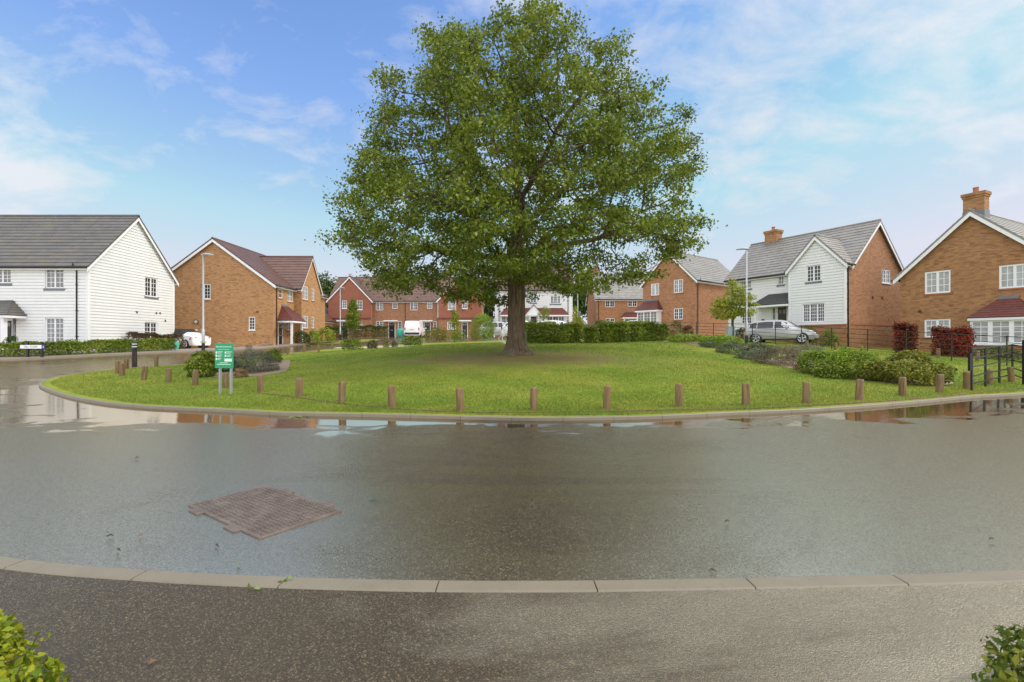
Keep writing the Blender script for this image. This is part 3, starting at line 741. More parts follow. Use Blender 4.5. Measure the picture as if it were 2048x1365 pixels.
rf = gable_roof(h, o, X2, L, W, ze, zr, 'stonetile', barge=.22)
chimney(rf, (o.x + .55, 60 + W / 2), .8, .6, zr - .5, zat(537, 63.6), X2, 'orange')
a = wpx(P, d, 1243, 0, 1292, 9); canopy(h, P, d, a[0], a[1], zat(634.6, 59), zat(625, 60), 1.0, 'clay', (.6, .6), .1, .16)
post(h, P, d, a[0] + .1, .95, 1.9, zat(636, 59), .12); downpipe(h, P, d, .3, 2, ze)

# ---- orange brick house with bay, centre right
h = house('orange brick gabled house with a red-roofed bay window, left of white house', (16, 45, 2.0))
lc, dd = V2(12.96, 46.5), V2(3.44, -4.5).normalized()
u, W, L = V2(-dd.y, dd.x) * 1, 5.66, 8.6
u = V2(.795, .608); o = lc + dd * W
fw = four_walls(o, u, L, W); G, gd, _ = fw['left']; P, d, _ = fw['front']
ze, zr = zat(556.5, 42), 9.85; b0 = 1.3
go = [wpx(G, gd, 1302, 567.6, 1318, 591.4), wpx(G, gd, 1347.6, 559.5, 1365.7, 586), wpx(G, gd, 1348, 617, 1365.7, 639.5)]
m = MB(); wall(m, G, gd, W, b0, ze, zr, ops=go, ze=ze); wall(m, P, d, L, b0, ze); wall(m, *fw['right'][:2], W, b0, ze, zr, ze=ze); wall(m, *fw['back'][:2], L, b0, ze); m.build('wall', M['orange'], h)
window(h, G, gd, go[0], 2, 1, 1, pane='pale'); window(h, G, gd, go[1], 2, 2, 3, pane='net'); window(h, G, gd, go[2], 2, 2, 3)
rf = gable_roof(h, o, u, L, W, ze, zr, 'stonetile', barge=.24)
cc = pt(o + rot90(u) * W / 2, u, .62, 0); chimney(rf, (cc.x, cc.y), .8, .75, zr - .5, zat(481, 44), u, 'tan2')
downpipe(h, P, d, .3, 1.9, ze)
a = wpx(G, gd, 1283, 0, 1324, 9); zc, zt = zat(619.5, 44.6), zat(601.5, 45.6); n = outward(gd)
canopy(h, G, gd, a[0] - .1, a[1], zc, zt, .75, 'clay', (.55, .55), .1, .15)
m = MB(); zb = zat(648, 44.8); BP = G + n * .7 + gd * a[0]; bw = a[1] - a[0] - .05
rect_bar(m, G, gd, n, a[0], a[0] + bw, b0, zb - .03, 0, .68); m.build('bay_base', M['orange'], h)
m = MB(); 
for kx in (0, .333, .667, 1): rect_bar(m, BP, gd, n, max(0, kx * bw - .05), min(bw, kx * bw + .05), zb, zc - .15, -.1, -.01)
rect_bar(m, BP, gd, n, 0, bw, zb - .03, zb + .02, -.7, .03); rect_bar(m, BP, gd, n, bw - .05, bw, zb, zc - .15, -.68, -.1); m.build('bay_frame', M['upvc'], h)
window(h, BP, gd, (0.02, bw - .02, zb + .03, zc - .17), 3, 2, 4, None, 'net')

# ---- white house with grey roof and projecting wing, right
h = house('white weatherboarded house with projecting gable wing and orange brick side, right', (19.5, 33, 1.2))
v = V2(.88, .47).normalized(); u = V2(v.y, -v.x)
wc = V2(21.3, 30.0); W = 6.35
mo_ = wc + v * .7; L = 9.05; o = mo_ - u * L
fw = four_walls(o, u, L, W - .0); P, d, _ = fw['front']; S, sdv, SW = fw['right']
ze, zr = 6.5, 9.5; b0 = .4
S0 = wc; SW = W + .7
so = [wpx(S0, sdv, 1764, 540, 1781, 567)]
mo2 = [wpx(P, d, 1556, 545, 1568.3, 569.5), wpx(P, d, 1481, 555, 1503, 578), wpx(P, d, 1483, 623, 1503, 648), wpx(P, d, 1554, 613, 1575, 668), wpx(P, d, 1544, 615, 1551, 664)]
w0 = wc - u * 3.63; wL = 3.63
wo = [wpx(w0, u, 1613, 531, 1642, 563.5), wpx(w0, u, 1605.5, 607.5, 1649.5, 644.5)]
zp = zat(648, 30)
m = MB(); wall(m, P, d, L, 2.0, ze, ops=mo2, boards=.19)
wall(m, w0, u, wL, zp, ze, 8.6, ops=wo, boards=.19, ze=ze); wall(m, w0 + v * 1.2, -v, 1.2, 2.0, ze, boards=.19)
wall(m, fw['left'][0], fw['left'][1], W, b0, ze, zr, boards=.19, ze=ze)
for q in (w0, wc): m.obox(Vector((q.x, q.y, zp if q is wc else 2.0)) + Vector((-v.x * .045, -v.y * .045, 0)) - Vector((u.x, u.y, 0)) * (.09 if q is wc else .045), Vector((u.x, u.y, 0)) * .12, Vector((v.x, v.y, 0)) * .12, (0, 0, ze - (zp if q is wc else 2.0) - .05))
m.build('wall', M['clap'], h)
m = MB()
# brick side: gable over the main depth, set out from the front of the wing
wall(m, S, sdv, W, b0, ze, zr, ops=[wpx(S, sdv, 1764, 540, 1781, 567)], ze=ze); wall(m, S0, sdv, .7, b0, ze)
wall(m, *fw['back'][:2], L, b0, ze)
wall(m, w0 - outward(u) * .01, u, wL, b0, zp - .03); wall(m, P, d, L - 3.6, b0, 1.99, ops=mo2[3:]); m.build('brick_wall', M['orange'], h)
m = MB(); rect_bar(m, S, sdv, outward(sdv), 0, W, zp - .06, zp + .05, 0, .025); rect_bar(m, w0, u, outward(u), 0, wL, zp - .09, zp - .01, -.02, .04); m.build('brick_band', M['silltile'], h)
window(h, S, sdv, wpx(S, sdv, 1764, 540, 1781, 567), 2, 2, 3, 'upvc', 'net')
window(h, w0, u, wo[0], 2, 2, 4, 'lead', 'dark'); window(h, w0, u, wo[1], 3, 3, 5, None, 'dark')
window(h, P, d, mo2[0], 1, 2, 3, 'lead', 'net'); window(h, P, d, mo2[1], 2, 2, 3, 'lead', 'net'); window(h, P, d, mo2[2], 2, 2, 4, None, 'dark'); window(h, P, d, mo2[4], 1, 1, 4, None, 'net', .05)
door(h, P, d, (mo2[3][0], mo2[3][1], 1.5, mo2[3][3]), 'doorbrown')
rf = gable_roof(h, o, u, L, W, ze, zr, 'stonetile', barge=.24)
gable_roof(h, wc, v, .72, wL, ze, 8.45, 'stonetile', ends=(1, 0), barge=.26, og=.2, oe=.18, ridge_in=(0, 2.3))
cc = pt(o + v * (W / 2), u, 1.75, 0); chimney(rf, (cc.x, cc.y), 1.0, .75, zr - .75, zat(461, 38), u, 'tan2')
downpipe(h, S0, sdv, .18, .9, ze, .1); downpipe(h, P, d, .35, 1.6, ze)
a = wpx(P, d, 1524, 0, 1580, 9); zc, zt = zat(610, 34.5), zat(589, 35.3)
canopy(h, P, d, a[0] - .3, L - 3.66, zc, zt, 1.0, 'darktile', (.9, 0), .0, .2, flash=False)
post(h, P, d, a[0] + .1, .9, 1.3, zc - .1, .11)
m = MB(); rect_bar(m, P, d, outward(d), mo2[4][0] - .75, mo2[4][0] - .62, 2.85, 3.1, .02, .12); m.build('wall_lamp', M['lead'], h)
for px, py in ((1745, 594), (1764, 595)):
    w_ = wpx(S, sdv, px, py, px + 1, py + 1); vent(h, S, sdv, w_[0], w_[2], .16, 'soildark')

# ---- brick house at the right edge
h = house('brown brick gabled house with chimney and red-roofed bay, at right edge', (26, 27, .6))
lc = V2(24.03, 29.1); dd = V2(.45, -.893).normalized(); u = V2(-dd.y, dd.x); W, L = 6.7, 9.0
o = lc + dd * W
fw = four_walls(o, u, L, W); G, gd, _ = fw['left']
ze, zr = zat(553, 29.1), zat(424, 26.1); b0 = .1
go = [wpx(G, gd, 1849.6, 542.5, 1901, 587), wpx(G, gd, 1849, 639, 1901, 675), wpx(G, gd, 1998, 529, 2062, 576)]
m = MB(); wall(m, G, gd, W, b0, ze, zr, ops=go, ze=ze); wall(m, *fw['front'][:2], L, b0, ze); wall(m, *fw['back'][:2], L, b0, ze); wall(m, *fw['right'][:2], W, b0, ze, zr, ze=ze); m.build('wall', M['tan2'], h)
window(h, G, gd, go[0], 2, 2, 3, 'brick', 'blind', .085); window(h, G, gd, go[1], 2, 2, 3, 'brick', 'blind', .085); window(h, G, gd, go[2], 2, 2, 3, 'brick', 'pale', .085)
rf = gable_roof(h, o, u, L, W, ze, zr, 'stonetile', barge=.26, og=.25)
cc = pt(o + rot90(u) * (W / 2), u, .52, 0); chimney(rf, (cc.x, cc.y), .62, .9, zr - .55, zat(388, 26.4), u, 'tan2')
a = wpx(G, gd, 1953, 0, 2080, 9); n = outward(gd); zc, zt = zat(634, 24.5), zat(597, 25)
canopy(h, G, gd, a[0] - .0, a[1], zc, zt, .8, 'clay', (1.05, .9), .1, .16)
zb = zat(690, 24.6); BP = G + n * .8 + gd * a[0]; bw = a[1] - a[0]
m = MB(); rect_bar(m, G, gd, n, a[0] + .02, a[1] - .02, b0, zb - .03, 0, .77); m.build('bay_base', M['tan2'], h)
m = MB(); rect_bar(m, BP, gd, n, -.03, bw + .03, zb - .03, zb + .05, -.78, .05)
for kx in (0, .333, .667, 1): rect_bar(m, BP, gd, n, max(0, kx * bw - .09), min(bw, kx * bw + .09), zb + .05, zc - .15, -.1, -.012)
rect_bar(m, BP, gd, n, 0, .08, zb + .05, zc - .15, -.76, -.1); m.build('bay_frame', M['upvc'], h)
window(h, BP, gd, (.02, bw - .02, zb + .06, zc - .16), 3, 2, 4, None, 'blind', .09)
w_ = wpx(G, gd, 1840, 622, 1841, 623); vent(h, G, gd, w_[0], w_[2], .15, 'soildark')
# ------------------------------------------------------------------ ground sheets
def grid_sheet(name, xs, ys, dz, mat, attr=None):
    X, Y = np.meshgrid(xs, ys); Zz = Zn(X, Y) + (dz(X, Y) if callable(dz) else dz)
    nx, ny = len(xs), len(ys)
    me = bpy.data.meshes.new(name)
    V = np.stack([X, Y, Zz], -1).reshape(-1, 3)
    i = (np.arange(ny - 1)[:, None] * nx + np.arange(nx - 1)[None]).ravel()
    Fq = np.stack([i, i + 1, i + nx + 1, i + nx], 1)
    me.from_pydata(V.tolist(), [], Fq.tolist()); me.materials.append(mat); me.shade_smooth()
    if attr is not None:
        a = me.attributes.new('wet', 'FLOAT', 'POINT'); a.data.foreach_set('value', attr(X, Y).astype(np.float32).ravel())
    return tag(link(me, name, None, (0, 0, 0)), kind='structure')
def smooth_line(pts, k=8, closed=False):
    P = np.array(pts, float); out = []
    n = len(P)
    for i in range(n if closed else n - 1):
        p1, p2 = P[i], P[(i + 1) % n]
        p0 = P[(i - 1) % n] if (closed or i) else p1 * 2 - p2
        p3 = P[(i + 2) % n] if (closed or i + 2 < n) else p2 * 2 - p1
        for t in np.arange(k) / k:
            out.append(.5 * (2 * p1 + (p2 - p0) * t + (2 * p0 - 5 * p1 + 4 * p2 - p3) * t * t + (3 * p1 - p0 - 3 * p2 + p3) * t ** 3))
    if not closed: out.append(P[-1])
    return np.array(out)
KP = [(36, 17.9), (26, 16.4), (18, 14.0), (13.0, 11.95), (11.2, 11.3), (9.05, 10.33), (7.5, 9.71), (5.76, 9.17), (4.13, 8.83), (2.47, 8.46), (1.1, 8.33), (-.2, 8.33), (-2.97, 8.61), (-4.32, 8.76), (-5.44, 9.13), (-6.59, 9.47), (-7.6, 9.79), (-9.04, 10.44), (-10.9, 11.54), (-12.77, 12.86), (-13.9, 13.8), (-14.6, 14.7), (-15.1, 15.7), (-15.2, 16.8), (-14.9, 18.2), (-14.2, 20), (-13.5, 26.8), (-13, 33), (-11.6, 36)]
kerb_in = smooth_line(KP, 8)
LB = np.vstack([kerb_in, [(-6, 37.5), (0, 37.5), (9, 38), (16, 40), (24, 40), (40, 40), (44, 28)]])
def seg_dist(X, Y, L):
    d = np.full(X.shape, 1e9)
    for a, b in zip(L[:-1], L[1:]):
        ab = b - a; t = np.clip(((X - a[0]) * ab[0] + (Y - a[1]) * ab[1]) / (ab @ ab), 0, 1)
        d = np.minimum(d, np.hypot(X - a[0] - ab[0] * t, Y - a[1] - ab[1] * t))
    return d
def wet(X, Y):
    d = seg_dist(X, Y, kerb_in[::3])
    w = np.where(X > -10.5, .86, .5) * np.where(X > 2, 1.0, 1.0) * np.exp(-(d / (.75 + .45 * (X < -2) + .15 * np.sin(X * 1.9))) ** 2)
    w = w + .8 * np.exp(-(((X + 6.3) / 3.1) ** 2 + ((Y - 8.7) / 1.0) ** 2))          # broad pool left of the middle
    w = w + .55 * np.exp(-(((X + 13.5) / 4) ** 2 + ((Y - 11.5) / 1.6) ** 2))
    w = w + .6 * np.exp(-(((X - 9) / 4) ** 2 + ((Y - 9.4 - .35 * (X - 9)) / .9) ** 2))
    w = w + .62 * np.exp(-(((X - .75) / .42) ** 2 + ((Y - 2.87) / .10) ** 2))
    w = w + .50 * np.exp(-(((X + 1.2) / .3) ** 2 + ((Y - 4.2) / .15) ** 2))
    return w
xs = np.unique(np.concatenate([np.arange(-46, -18, 1.0), np.arange(-18, 18, .22), np.arange(18, 47, 1.0)]))
ys = np.unique(np.concatenate([np.arange(-12, 2, .5), np.arange(2, 16, .12), np.arange(16, 32, .5), np.arange(32, 76, 2.0)]))
grid_sheet('road', xs, ys, 0.0, M['asphalt'], wet)
far = np.unique(np.concatenate([-np.geomspace(46, 900, 22), np.arange(-46, 47, 4.0), np.geomspace(46, 900, 22)]))
grid_sheet('ground', far, far, lambda X, Y: -.12 - .0 * X, M['soil'])
def fan_sheet(name, B, c, dz, mat, radial=(.0, .08, .16, .24, .32, .4, .48, .56, .64, .72, .8, .86, .91, .95, .98, 1.0), edge=None):
    B = np.array(B); c = np.array(c, float); rings = [c[None] + (B - c) * r for r in radial[1:]]
    V = np.vstack([c[None]] + rings); n = len(B)
    z = Zn(V[:, 0], V[:, 1]) + dz
    Fc = [(0, 1 + j, 1 + (j + 1) % n) for j in range(n)]
    for k in range(len(rings) - 1):
        a = 1 + k * n; b = a + n
        Fc += [(a + j, b + j, b + (j + 1) % n, a + (j + 1) % n) for j in range(n)]
    me = bpy.data.meshes.new(name); me.from_pydata(np.column_stack([V, z]).tolist(), [], Fc); me.materials.append(mat)
    me.shade_smooth()
    if me.polygons[0].normal.z < 0: me.flip_normals()
    return tag(link(me, name, None, (0, 0, 0)), kind='structure')
def ring(B): return smooth_line(B, 6, True)
LAWN = .050
lawn = fan_sheet('lawn', LB, (2, 21), LAWN, M['lawn'])

# kerb round the green: stones 0.915 m long with joints
def kerb_run(name, line, w, h, gap=.006, stone=.915, sink=.1, lift=0.0, side=1, phase=0.0):
    seg = np.hypot(*np.diff(line, axis=0).T); s = np.concatenate([[0], np.cumsum(seg)])
    m = MB(); k = int((s[-1] - phase) / stone)
    def P_(t):
        x = np.interp(t, s, line[:, 0]); y = np.interp(t, s, line[:, 1])
        x2 = np.interp(t + .05, s, line[:, 0]); y2 = np.interp(t + .05, s, line[:, 1]); x1 = np.interp(t - .05, s, line[:, 0]); y1 = np.interp(t - .05, s, line[:, 1])
        tx, ty = x2 - x1, y2 - y1; l = math.hypot(tx, ty) or 1
        return x, y, -ty / l * side, tx / l * side
    for i in range(k):
        prof = None
        for j in range(4):
            t = phase + i * stone + gap / 2 + (stone - gap) * j / 3; x, y, nx, ny = P_(t); z = Z(x, y) + lift
            q = [(x, y, z - sink), (x, y, z + h - .012), (x + nx * .012, y + ny * .012, z + h), (x + nx * (w - .008), y + ny * (w - .008), z + h), (x + nx * w, y + ny * w, z + h - .008), (x + nx * w, y + ny * w, z - sink)]
            if prof is None: m.poly(*q)
            else:
                for a in range(5): m.poly(prof[a], q[a], q[a + 1], prof[a + 1])
            prof = q
        m.poly(*reversed(prof))
    return tag(m.build(name, M['kerb']), kind='structure')
kerb_run('kerb', kerb_in[::-1], .075, .062, side=1)
# flush kerb across the drive entrance, close to the camera
dk = smooth_line([(-12, 6.1), (-9.6, 4.95), (-7.2, 4.05), (-5.0, 3.36), (-3.2, 2.925), (-2.24, 2.775), (-1.355, 2.69), (-.44, 2.648), (.5, 2.652), (1.43, 2.69), (2.34, 2.735), (3.2, 2.80), (5.2, 3.05), (7.4, 3.5), (10, 4.3), (12.5, 5.3)], 8)
kerb_run('drive_kerb', dk, .125, .012, .008, side=1, phase=.275)
dl = dk.copy(); XX = np.vstack([dl[::-1], [(-13, 2.5), (-12, -4), (0, -4), (12, -4), (13, 2.5)]])
fan_sheet('driveway', XX, (0, .2), .005, M['drive'], (.0, .2, .4, .6, .8, .9, .95, 1.0))
# pavement and beds
def arc(px_list): return [at(px, D) for px, D in px_list]
fan_sheet('flower_bed', ring([(8.4, 26.2), (9.4, 23.2), (9.7, 20.5), (9.9, 18.2), (10.0, 16), (10.3, 14.2), (11.8, 13.3), (13.3, 14.2), (13.2, 16.2), (12.6, 18.4), (12.4, 20.6), (12.6, 23), (12, 26.5), (10, 28.6)]), (11, 20.5), LAWN + .012, M['mulch'], (0, .3, .6, .85, 1))
fan_sheet('flower_bed.001', ring([(-10.9, 16.2), (-9.8, 15.5), (-8.5, 15.5), (-8.0, 16.5), (-8.9, 18.8), (-10.0, 21.2), (-10.8, 22.4), (-11.4, 21.5), (-11.4, 18.5)]), (-9.7, 17.8), LAWN + .012, M['mulch'], (0, .3, .6, .85, 1))
fan_sheet('footpath', np.vstack([smooth_line([(-13.0, 34.2), (-9, 32.6), (-4, 31.2), (1, 30.6), (6, 31.2), (10, 32)], 5), smooth_line([(10, 32.9), (6, 32.0), (1, 31.3), (-4, 31.9), (-9, 33.3), (-13, 34.9)], 5)]), (-1.5, 31.6), LAWN + .012, M['path'], (0, .5, 1))
hedge_pave = [(-31, 19.2), (-25, 20.2), (-21.6, 22.6), (-18.4, 26.2), (-17.9, 28.5), (-17.6, 33), (-17.2, 37), (-16.9, 46), (-19, 46), (-19.2, 37), (-21, 30), (-31, 25)]
fan_sheet('pavement', ring(hedge_pave), (-20.5, 28), .09, M['paving'], (0, .4, .7, .9, 1))
kerb_run('kerb.001', smooth_line([(-31, 19.2), (-25, 20.2), (-21.6, 22.6), (-18.4, 26.2), (-17.9, 28.5), (-17.6, 33), (-17.2, 37), (-16.9, 46)], 6), .11, .1, side=1)
fan_sheet('verge', ring([(-18.4, 41), (-16.6, 39.6), (-14.2, 40.5), (-13.4, 45), (-14, 50), (-17, 51), (-18.3, 47)]), (-16.2, 45.5), .02, M['lawn'], (0, .5, 1))

# ------------------------------------------------------------------ grass blades on the near lawn
def in_poly(x, y, B):
    c = np.zeros(len(x), bool); n = len(B)
    for i in range(n):
        a, b = B[i], B[(i + 1) % n]
        if a[1] == b[1]: continue
        c ^= ((a[1] > y) != (b[1] > y)) & (x < (b[0] - a[0]) * (y - a[1]) / (b[1] - a[1]) + a[0])
    return c
n = 520000
yy = 8.2 + 22 * nrs.uniform(0, 1, n) ** 1.9; xx = nrs.uniform(-1.12, 1.12, n) * yy
inner = np.array([(2, 21)]) + (LB - np.array([(2, 21)])) * .985
beds = [np.array(ring([(8.4, 26.2), (9.4, 23.2), (9.7, 20.5), (9.9, 18.2), (10.0, 16), (10.3, 14.2), (11.8, 13.3), (13.3, 14.2), (13.2, 16.2), (12.6, 18.4), (12.4, 20.6), (12.6, 23), (12, 26.5), (10, 28.6)])), np.array(ring([(-10.9, 16.2), (-9.8, 15.5), (-8.5, 15.5), (-8.0, 16.5), (-8.9, 18.8), (-10.0, 21.2), (-10.8, 22.4), (-11.4, 21.5), (-11.4, 18.5)]))]
k = in_poly(xx, yy, inner)
for b in beds: k &= ~in_poly(xx, yy, b)
er = np.hypot((xx - .2) / 5.2, (yy - 17.2) / 2.7); k &= (er > 1.15) | (nrs.uniform(0, 1, n) < .12 + .6 * er ** 3 * .6)
xx, yy = xx[k], yy[k]; n = len(xx); zz = Zn(xx, yy) + LAWN
hgt = nrs.uniform(.018, .045, n) * (1 + .25 * np.sin(xx * 1.7) * np.cos(yy * 2.1)); an = nrs.uniform(0, math.pi, n); wd = nrs.uniform(.004, .008, n) * (.7 + yy / 18)
lx, ly = nrs.normal(0, .018, n), nrs.normal(0, .018, n)
Vb = np.stack([np.stack([xx - np.cos(an) * wd, yy - np.sin(an) * wd, zz - .004], -1), np.stack([xx + np.cos(an) * wd, yy + np.sin(an) * wd, zz - .004], -1), np.stack([xx + lx, yy + ly, zz + hgt], -1)], 1)
tag(np_mesh('grass', Vb, 3, M['blade']), 'short mown grass on the green', 'grass', kind='stuff')

# ------------------------------------------------------------------ the oak
def oak():
    tx, ty = .15, 18.0; zb = Z(tx, ty) + LAWN
    root = thing('oak_tree', 'large spreading oak tree standing alone in the middle of the green', 'tree', (tx, ty, zb))
    # crown outline read off the photo (row, left, right), tested at each point's own distance
    oy = [0, 32, 47, 69, 100, 142, 195, 264, 300, 343, 400, 438, 500, 530, 560, 585, 600, 622]
    ol = [1018, 998, 905, 825, 785, 772, 752, 742, 728, 690, 658, 680, 672, 680, 720, 775, 862, 930]
    orr = [1124, 1152, 1198, 1228, 1250, 1284, 1330, 1385, 1408, 1392, 1385, 1400, 1398, 1352, 1335, 1205, 1150, 1120]
    zz_ = [2.9, 3.6, 4.4, 5.5, 7, 8.5, 10, 11.5, 13, 14.6]; dz_ = [2.6, 4.3, 5.2, 5.6, 5.7, 5.3, 4.7, 3.7, 2.6, .9]
    rs = np.random.RandomState(3); pts = []; lobes = []
    gap = rs.normal(size=(6, 3)) * np.array([.9, .9, .9]); gph = rs.uniform(0, 6.3, 6)
    while len(pts) < 5000:
        z = rs.uniform(2.9, 14.6); wy = np.interp(z, zz_, dz_); x = rs.uniform(-7.8, 7.8); y = rs.uniform(-wy, wy)
        px, py = 1024 + F * (tx + x) / (ty + y), HOR - F * (z - HC) / (ty + y)
        jt = 28 * math.sin(z * 2.1 + y * 1.3) * math.sin(x * 1.1 + y * .8) + 22 * math.sin(z * 4.3 + y * 2.1 + x)
        if py < 6 or py > 622: continue
        l, r = np.interp(py, oy, ol) - 4 + jt * .6, np.interp(py, oy, orr) + 4 - jt * .6
        if px < l or px > r: continue
        f = (2 * (px - l) / (r - l) - 1)
        if f * f + (y / wy) ** 2 > 1.12: continue
        core = f * f + (y / wy) ** 2 + ((z - 7.5) / 6.5) ** 2
        if core < .28 and rs.rand() < .6: continue
        g = sum(math.sin(gap[q] @ np.array([x, y, z]) * 1.15 + gph[q]) for q in range(6))
        if g > (1.6 if core < .75 else .8) and core > .12: continue                                   # gaps between the boughs
        if 1130 < px < 1290 and 478 < py < 560 and rs.rand() < .9: continue
        if px > 1060 and py > 590: continue
        if abs(px - 1033) < 60 and py > 560 and y < 1: continue
        pts.append((tx + x, ty + y, z))
    A = np.array(pts)
    nodes = []; par = []
    zt = zb
    for i in range(14):
        nodes.append((tx + .02 * math.sin(i), ty, zb + i * .34)); par.append(i - 1)
    for i in range(16):
        p = nodes[-1]; nodes.append((p[0] + .03 * math.sin(i * .9 + 1), p[1] + .03 * math.cos(i * .7), p[2] + .34)); par.append(len(nodes) - 2)
    # the first boughs, as they leave the trunk
    for (i0, pth) in ((11, [(.5, -.1, .25), (1.2, -.3, .45), (2.0, -.4, .42), (2.9, -.5, .55), (3.8, -.6, .85)]), (10, [(-.6, .3, .3), (-1.4, .5, .5), (-2.3, .6, .55), (-3.3, .6, .75)]),
                      (12, [(-.5, -.5, .4), (-1.2, -1.0, .8), (-2.1, -1.5, 1.1), (-3.0, -1.9, 1.5)]), (14, [(.5, .4, .5), (1.2, .9, 1.2), (2.0, 1.3, 2.1), (2.6, 1.6, 3.0)]),
                      (16, [(-.5, .2, .6), (-1.2, .4, 1.5), (-1.9, .5, 2.4), (-2.4, .6, 3.2)]), (17, [(.45, -.4, .6), (1.0, -.9, 1.5), (1.5, -1.3, 2.5)]), (12, [(.2, .7, .3), (.4, 1.6, .7), (.5, 2.6, 1.1)]), (12, [(.1, -.7, .35), (.3, -1.6, .8), (.2, -2.5, 1.3)])):
        b = nodes[i0]; pi = i0
        last = (0, 0, 0)
        for q in pth:
            ns = max(1, round(math.dist(q, last) / .34))
            for s in range(1, ns + 1):
                f = s / ns; nodes.append(tuple(b[k] + last[k] + (q[k] - last[k]) * f for k in range(3))); par.append(pi); pi = len(nodes) - 1
            last = q
    N = np.array(nodes); step = .36
    best = np.full(len(A), 1e9); bi = np.zeros(len(A), int)
    def upd(lo):
        nonlocal best, bi
        D = np.linalg.norm(A[:, None] - N[None, lo:], axis=2); j = D.argmin(1); dmin = D[np.arange(len(A)), j]
        m = dmin < best; best = np.where(m, dmin, best); bi = np.where(m, j + lo, bi)
    upd(0)
    for it in range(90):
        act = best < 4.5
        if not act.any(): break
        dirs = {}
        for ai in np.nonzero(act)[0]:
            v = A[ai] - N[bi[ai]]; dirs.setdefault(bi[ai], []).append(v / (np.linalg.norm(v) + 1e-9))
        new = []
        for j, vs in dirs.items():
            v = np.mean(vs, 0) + rs.normal(0, .10, 3); v /= (np.linalg.norm(v) + 1e-9)
            new.append(N[j] + v * step); par.append(j)
        lo = len(N); N = np.vstack([N, new]); upd(lo)
        keep = best > .40
        A, best, bi = A[keep], best[keep], bi[keep]
        if len(A) == 0 or len(N) > 14000: break
    n = len(N); rad = np.zeros(n); kids = [[] for _ in range(n)]
    for i in range(n):
        if par[i] >= 0: kids[par[i]].append(i)
    acc = np.zeros(n)
    for i in range(n - 1, -1, -1):
        if not kids[i]: acc[i] = .011 ** 2.25
        rad[i] = acc[i] ** (1 / 2.25)
        if par[i] >= 0: acc[par[i]] += acc[i]
    sc = .31 / rad[3]
    rad = np.maximum(.009, np.where(rad > .03, rad * (1 + (sc - 1) * np.clip((rad - .03) / (rad[3] - .03), 0, 1)), rad))
    t = MB()
    # trunk foot with root flare
    ns, prof = 28, [(-.15, .72), (0, .60), (.08, .53), (.2, .45), (.4, .39), (.7, .355), (1.1, .335), (1.6, .325), (2.2, .315), (2.8, .318), (3.3, .33), (3.8, .34), (4.2, .31)]
    for k, (z, r) in enumerate(prof):
        for j in range(ns):
            a = 2 * math.pi * j / ns; fl = max(0, 1 - z / .9)
            lobe = 1 + fl * (.16 * math.cos(3 * a + .5) + .13 * math.cos(5 * a + 2)) + .045 * math.cos(7 * a + z * .6) + .03 * math.sin(11 * a - z)
            t.v.append((tx + r * lobe * math.cos(a) + .02 * math.sin(z), ty + r * lobe * math.sin(a), zb + z))
    for k in range(len(prof) - 1):
        for j in range(ns): t.f.append((k * ns + j, k * ns + (j + 1) % ns, (k + 1) * ns + (j + 1) % ns, (k + 1) * ns + j))
    done = np.zeros(n, bool)
    for i in range(11, n):
        if done[i] or par[i] < 0: continue
        chain = [par[i], i]; done[i] = True; c = i
        while kids[c]:
            c = max(kids[c], key=lambda q: rad[q])
            if done[c]: break
            done[c] = True; chain.append(c)
        rr_ = [rad[q] for q in chain]; rr_[0] = min(rr_[0], rr_[1] * 1.25)
        t.tube([N[q] for q in chain], rr_, 8 if rr_[1] > .05 else (5 if rr_[1] > .02 else 3), True)
    t.build('trunk', M['bark'], root, smooth=True)
    tips = np.nonzero((rad < .021) & (np.arange(n) > 60))[0]
    C = []
    for i in tips:
        if rs.rand() < .38: continue
        m_ = int(rs.randint(34, 118)); C.append(N[i] + np.array([0, 0, .05]) + rs.normal(0, 1, (m_, 3)) * np.array([.22, .22, .13]) * rs.uniform(.75, 1.2))
    C = np.vstack(C); print('oak nodes', n, 'tips', len(tips), 'leaves', len(C))
    np_mesh('crown', leaf_polys(C, .108, .6, .66, .5, 8), 4, M['oak'], root)
oak()

# ------------------------------------------------------------------ shrubs, hedges, small trees
_seed = [100]
def sd(): _seed[0] += 1; return _seed[0]
def blob(n, c, r, seed, flat=0.0, shell=.55, lump=.22):
    rs = np.random.RandomState(seed)
    v = rs.normal(size=(n, 3)); v /= np.linalg.norm(v, axis=1)[:, None]; v[:, 2] = np.where(v[:, 2] < -flat - .3, -v[:, 2], v[:, 2])
    L = rs.normal(size=(14, 3)); L /= np.linalg.norm(L, axis=1)[:, None]
    k = 1 - lump + lump * 1.6 * np.max(v @ L.T, axis=1) ** 5
    rad = (shell + (1 - shell) * rs.uniform(0, 1, n) ** .6) * k
    return np.array(c) + v * rad[:, None] * np.array(r), v
def shrub(name, label, cat, x, y, w, h, dep, mat, n=1600, ls=.07, group=None, dz=LAWN, shell=.5, asp=.6, up=.4, lump=.25):
    zb = Z(x, y) + dz
    C, v = blob(n, (x, y, zb + h * .36), (w / 2, dep / 2, h * .64), sd(), .3, shell, lump)
    lo = C[:, 2] < zb + .03; C[lo, 2] = zb + np.random.RandomState(_seed[0]).uniform(.01, .38, lo.sum()) * h
    o = np_mesh(name, leaf_polys(C, ls, up, asp, .4, sd(), v), 4, M[mat], loc=(x, y, zb)); return tag(o, label, cat, group)
def shrub_px(name, label, cat, px, D, wpx_, top, mat, n=1600, ls=.07, dep=None, **kw):
    x, y = at(px, D); w = wpx_ / F * D; h = zat(top, D) - (Z(x, y) + LAWN)
    return shrub(name, label, cat, x, y, w, max(.15, h), dep or w * .8, mat, n, ls, **kw)
